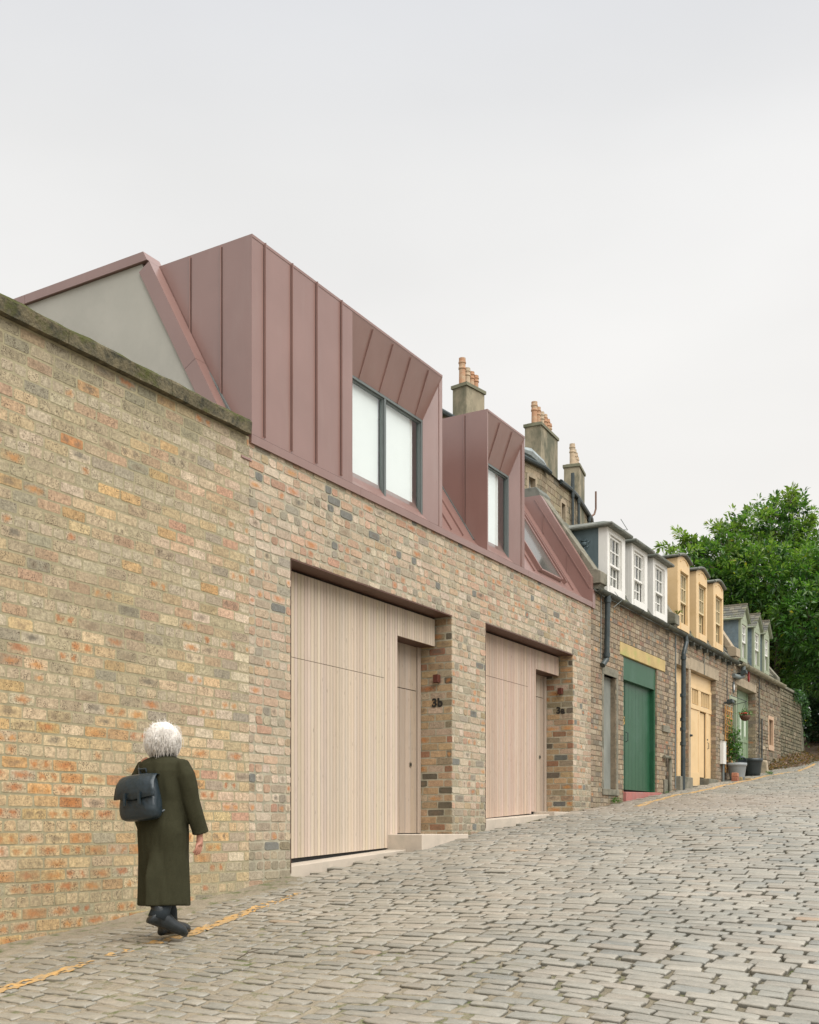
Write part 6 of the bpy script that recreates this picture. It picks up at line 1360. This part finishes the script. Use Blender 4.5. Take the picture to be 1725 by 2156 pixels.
    for k in range(2600):
        th = g.uniform(0, 2 * PI); cz = g.uniform(-.85, 1); s_ = math.sqrt(1 - cz * cz); d = Vector((s_ * math.cos(th), s_ * math.sin(th), cz))
        if d.x > .6 and d.z < .3: continue
        b = C + Vector((d.x * .112, d.y * .122, d.z * .112)); tg = Vector((-d.y, d.x, 0)).normalized() if g.random() < .5 else d.cross(Vector((-d.y, d.x, .01)).normalized()); tg *= g.choice((-1, 1)); l = g.uniform(.04, .075); tg *= .45; dn = Vector((0, 0, -g.uniform(.6, 1.0)))
        w = g.uniform(.5, 1.); c.tube([b, b + d * .010 + tg * l * .4 + dn * l * .25, b + d * .016 * w + tg * l * .65 + dn * l * .7, b + d * .006 + tg * l * .5 + dn * l * 1.1], [.0015, .0022, .0018, .0005], 3, cap=False)
        if k % 12 == 0: e_ = b + d * g.uniform(.012, .03); c.tube([b, e_ + tg * l * .6, e_ + tg * l * 1.2 + dn * l * .9], [.0012, .0012, .0004], 3, cap=False)
    c.build('hair', hm, p, fix=False)
    # features of the face and ears
    f = MB()
    for s in (-1, 1): f.lathe(.088, s * .028, [(.004, 1.44), (.010, 1.446), (.004, 1.452)], 8)
    f.build('eyes', M['black'], p)
    # backpack
    bx, by = X, Y; bag = empty('backpack', (X - .175, Y + .02, Z + .86), 'black leather backpack with a folded flap worn on the back of the walking person', 'backpack'); bag.rotation_euler = (R(-5), R(5), R(8)); bag['_w'] = 1
    lm, nt, N, L, P = newmat('blue_black_leather'); v = coords(N, L); L.new(mix(N, L, noise(N, L, v, 6, 3), (.010, .017, .022), (.022, .036, .045)), P.inputs['Base Color']); P.inputs['Roughness'].default_value = .36; bump(N, L, P, mth(N, L, 'ADD', mth(N, L, 'MULTIPLY', noise(N, L, v, 10, 2), 1.2), mth(N, L, 'MULTIPLY', noise(N, L, v, 150, 2), .06)), .6, .02)
    c = MB(); prof = [(0., .030, .11), (.012, .062, .150), (.05, .075, .162), (.12, .078, .160), (.20, .070, .148), (.26, .058, .138), (.30, .044, .130), (.318, .020, .120)]; n = 32; vs = []
    for (z, rx, ry) in prof:
        for j in range(n):
            a = 2 * PI * j / n; c_, s_ = math.cos(a), math.sin(a); k = 1 + .03 * math.sin(a * 6 + z * 20) * math.sin(z * 12); vs.append((-.03 + rx * k * math.copysign(abs(c_) ** .7, c_), ry * k * math.copysign(abs(s_) ** .6, s_), z))
    c.add(vs, [(i * n + j, i * n + (j + 1) % n, (i + 1) * n + (j + 1) % n, (i + 1) * n + j) for i in range(len(prof) - 1) for j in range(n)] + [tuple(range(n - 1, -1, -1)), tuple((len(prof) - 1) * n + j for j in range(n))])
    o = c.build('bag_body', lm, bag, smooth=True); sb = o.modifiers.new('s', 'SUBSURF'); sb.levels = 1; sb.render_levels = 1
    c = MB(); nr = 12; path = [(.03, .318), (-.03, .332), (-.075, .312), (-.105, .27), (-.116, .225), (-.122, .165)]; a = []
    for i, (x, z) in enumerate(path):
        for j in range(nr + 1):
            q = j / nr * 2 - 1; w = .142 + .006 * i; drop = -.028 * (1 - abs(q)) * (i == len(path) - 1) ; a.append((x + .018 * q * q * (i > 1), q * w, z + drop - .012 * q * q * (i > 0)))
    m_ = len(a); a2 = [(x - .006, y, z + .004) for x, y, z in a]; fs = []
    for i in range(len(path) - 1):
        for j in range(nr):
            k = i * (nr + 1) + j; fs.append((k, k + 1, k + nr + 2, k + nr + 1)); fs.append((m_ + k, m_ + k + nr + 1, m_ + k + nr + 2, m_ + k + 1))
    rim = [j for j in range(nr + 1)] + [i * (nr + 1) + nr for i in range(1, len(path))] + [(len(path) - 1) * (nr + 1) + j for j in range(nr - 1, -1, -1)] + [i * (nr + 1) for i in range(len(path) - 2, 0, -1)]
    for i in range(len(rim)): k, l = rim[i], rim[(i + 1) % len(rim)]; fs.append((k, l, m_ + l, m_ + k))
    c.add(a + a2, fs); c.build('flap', lm, bag, smooth=True)
    for s in (-1, 1):
        c = MB(); c.box(-.139, -.126, s * .062 - .009, s * .062 + .009, .10, .19); b = c.build('buckle_strap', lm, bag); c = MB(); c.tube([(-.141, s * .062 - .013, .135), (-.141, s * .062 + .013, .135), (-.141, s * .062 + .013, .16), (-.141, s * .062 - .013, .16), (-.141, s * .062 - .013, .135)], .003, 6); c.build('buckle', M['steel'], b)
        c = MB(); c.tube([(.02, s * .035, .325), (.045, s * .06, .385), (.085, s * .085, .42), (.15, s * .10, .425)], .011, 8); c.tube([(.03, s * .135, .06), (.09, s * .185, .10), (.16, s * .20, .20)], .010, 8); c.build('shoulder_strap', lm, bag)
    c = MB(); c.tube([(.02, -.03, .33), (.0, -.025, .375), (-.0, .025, .375), (.02, .03, .33)], .008, 8); c.build('top_handle', lm, bag)
person()
for o in bpy.data.objects:
    if '_w' in o: del o['_w']
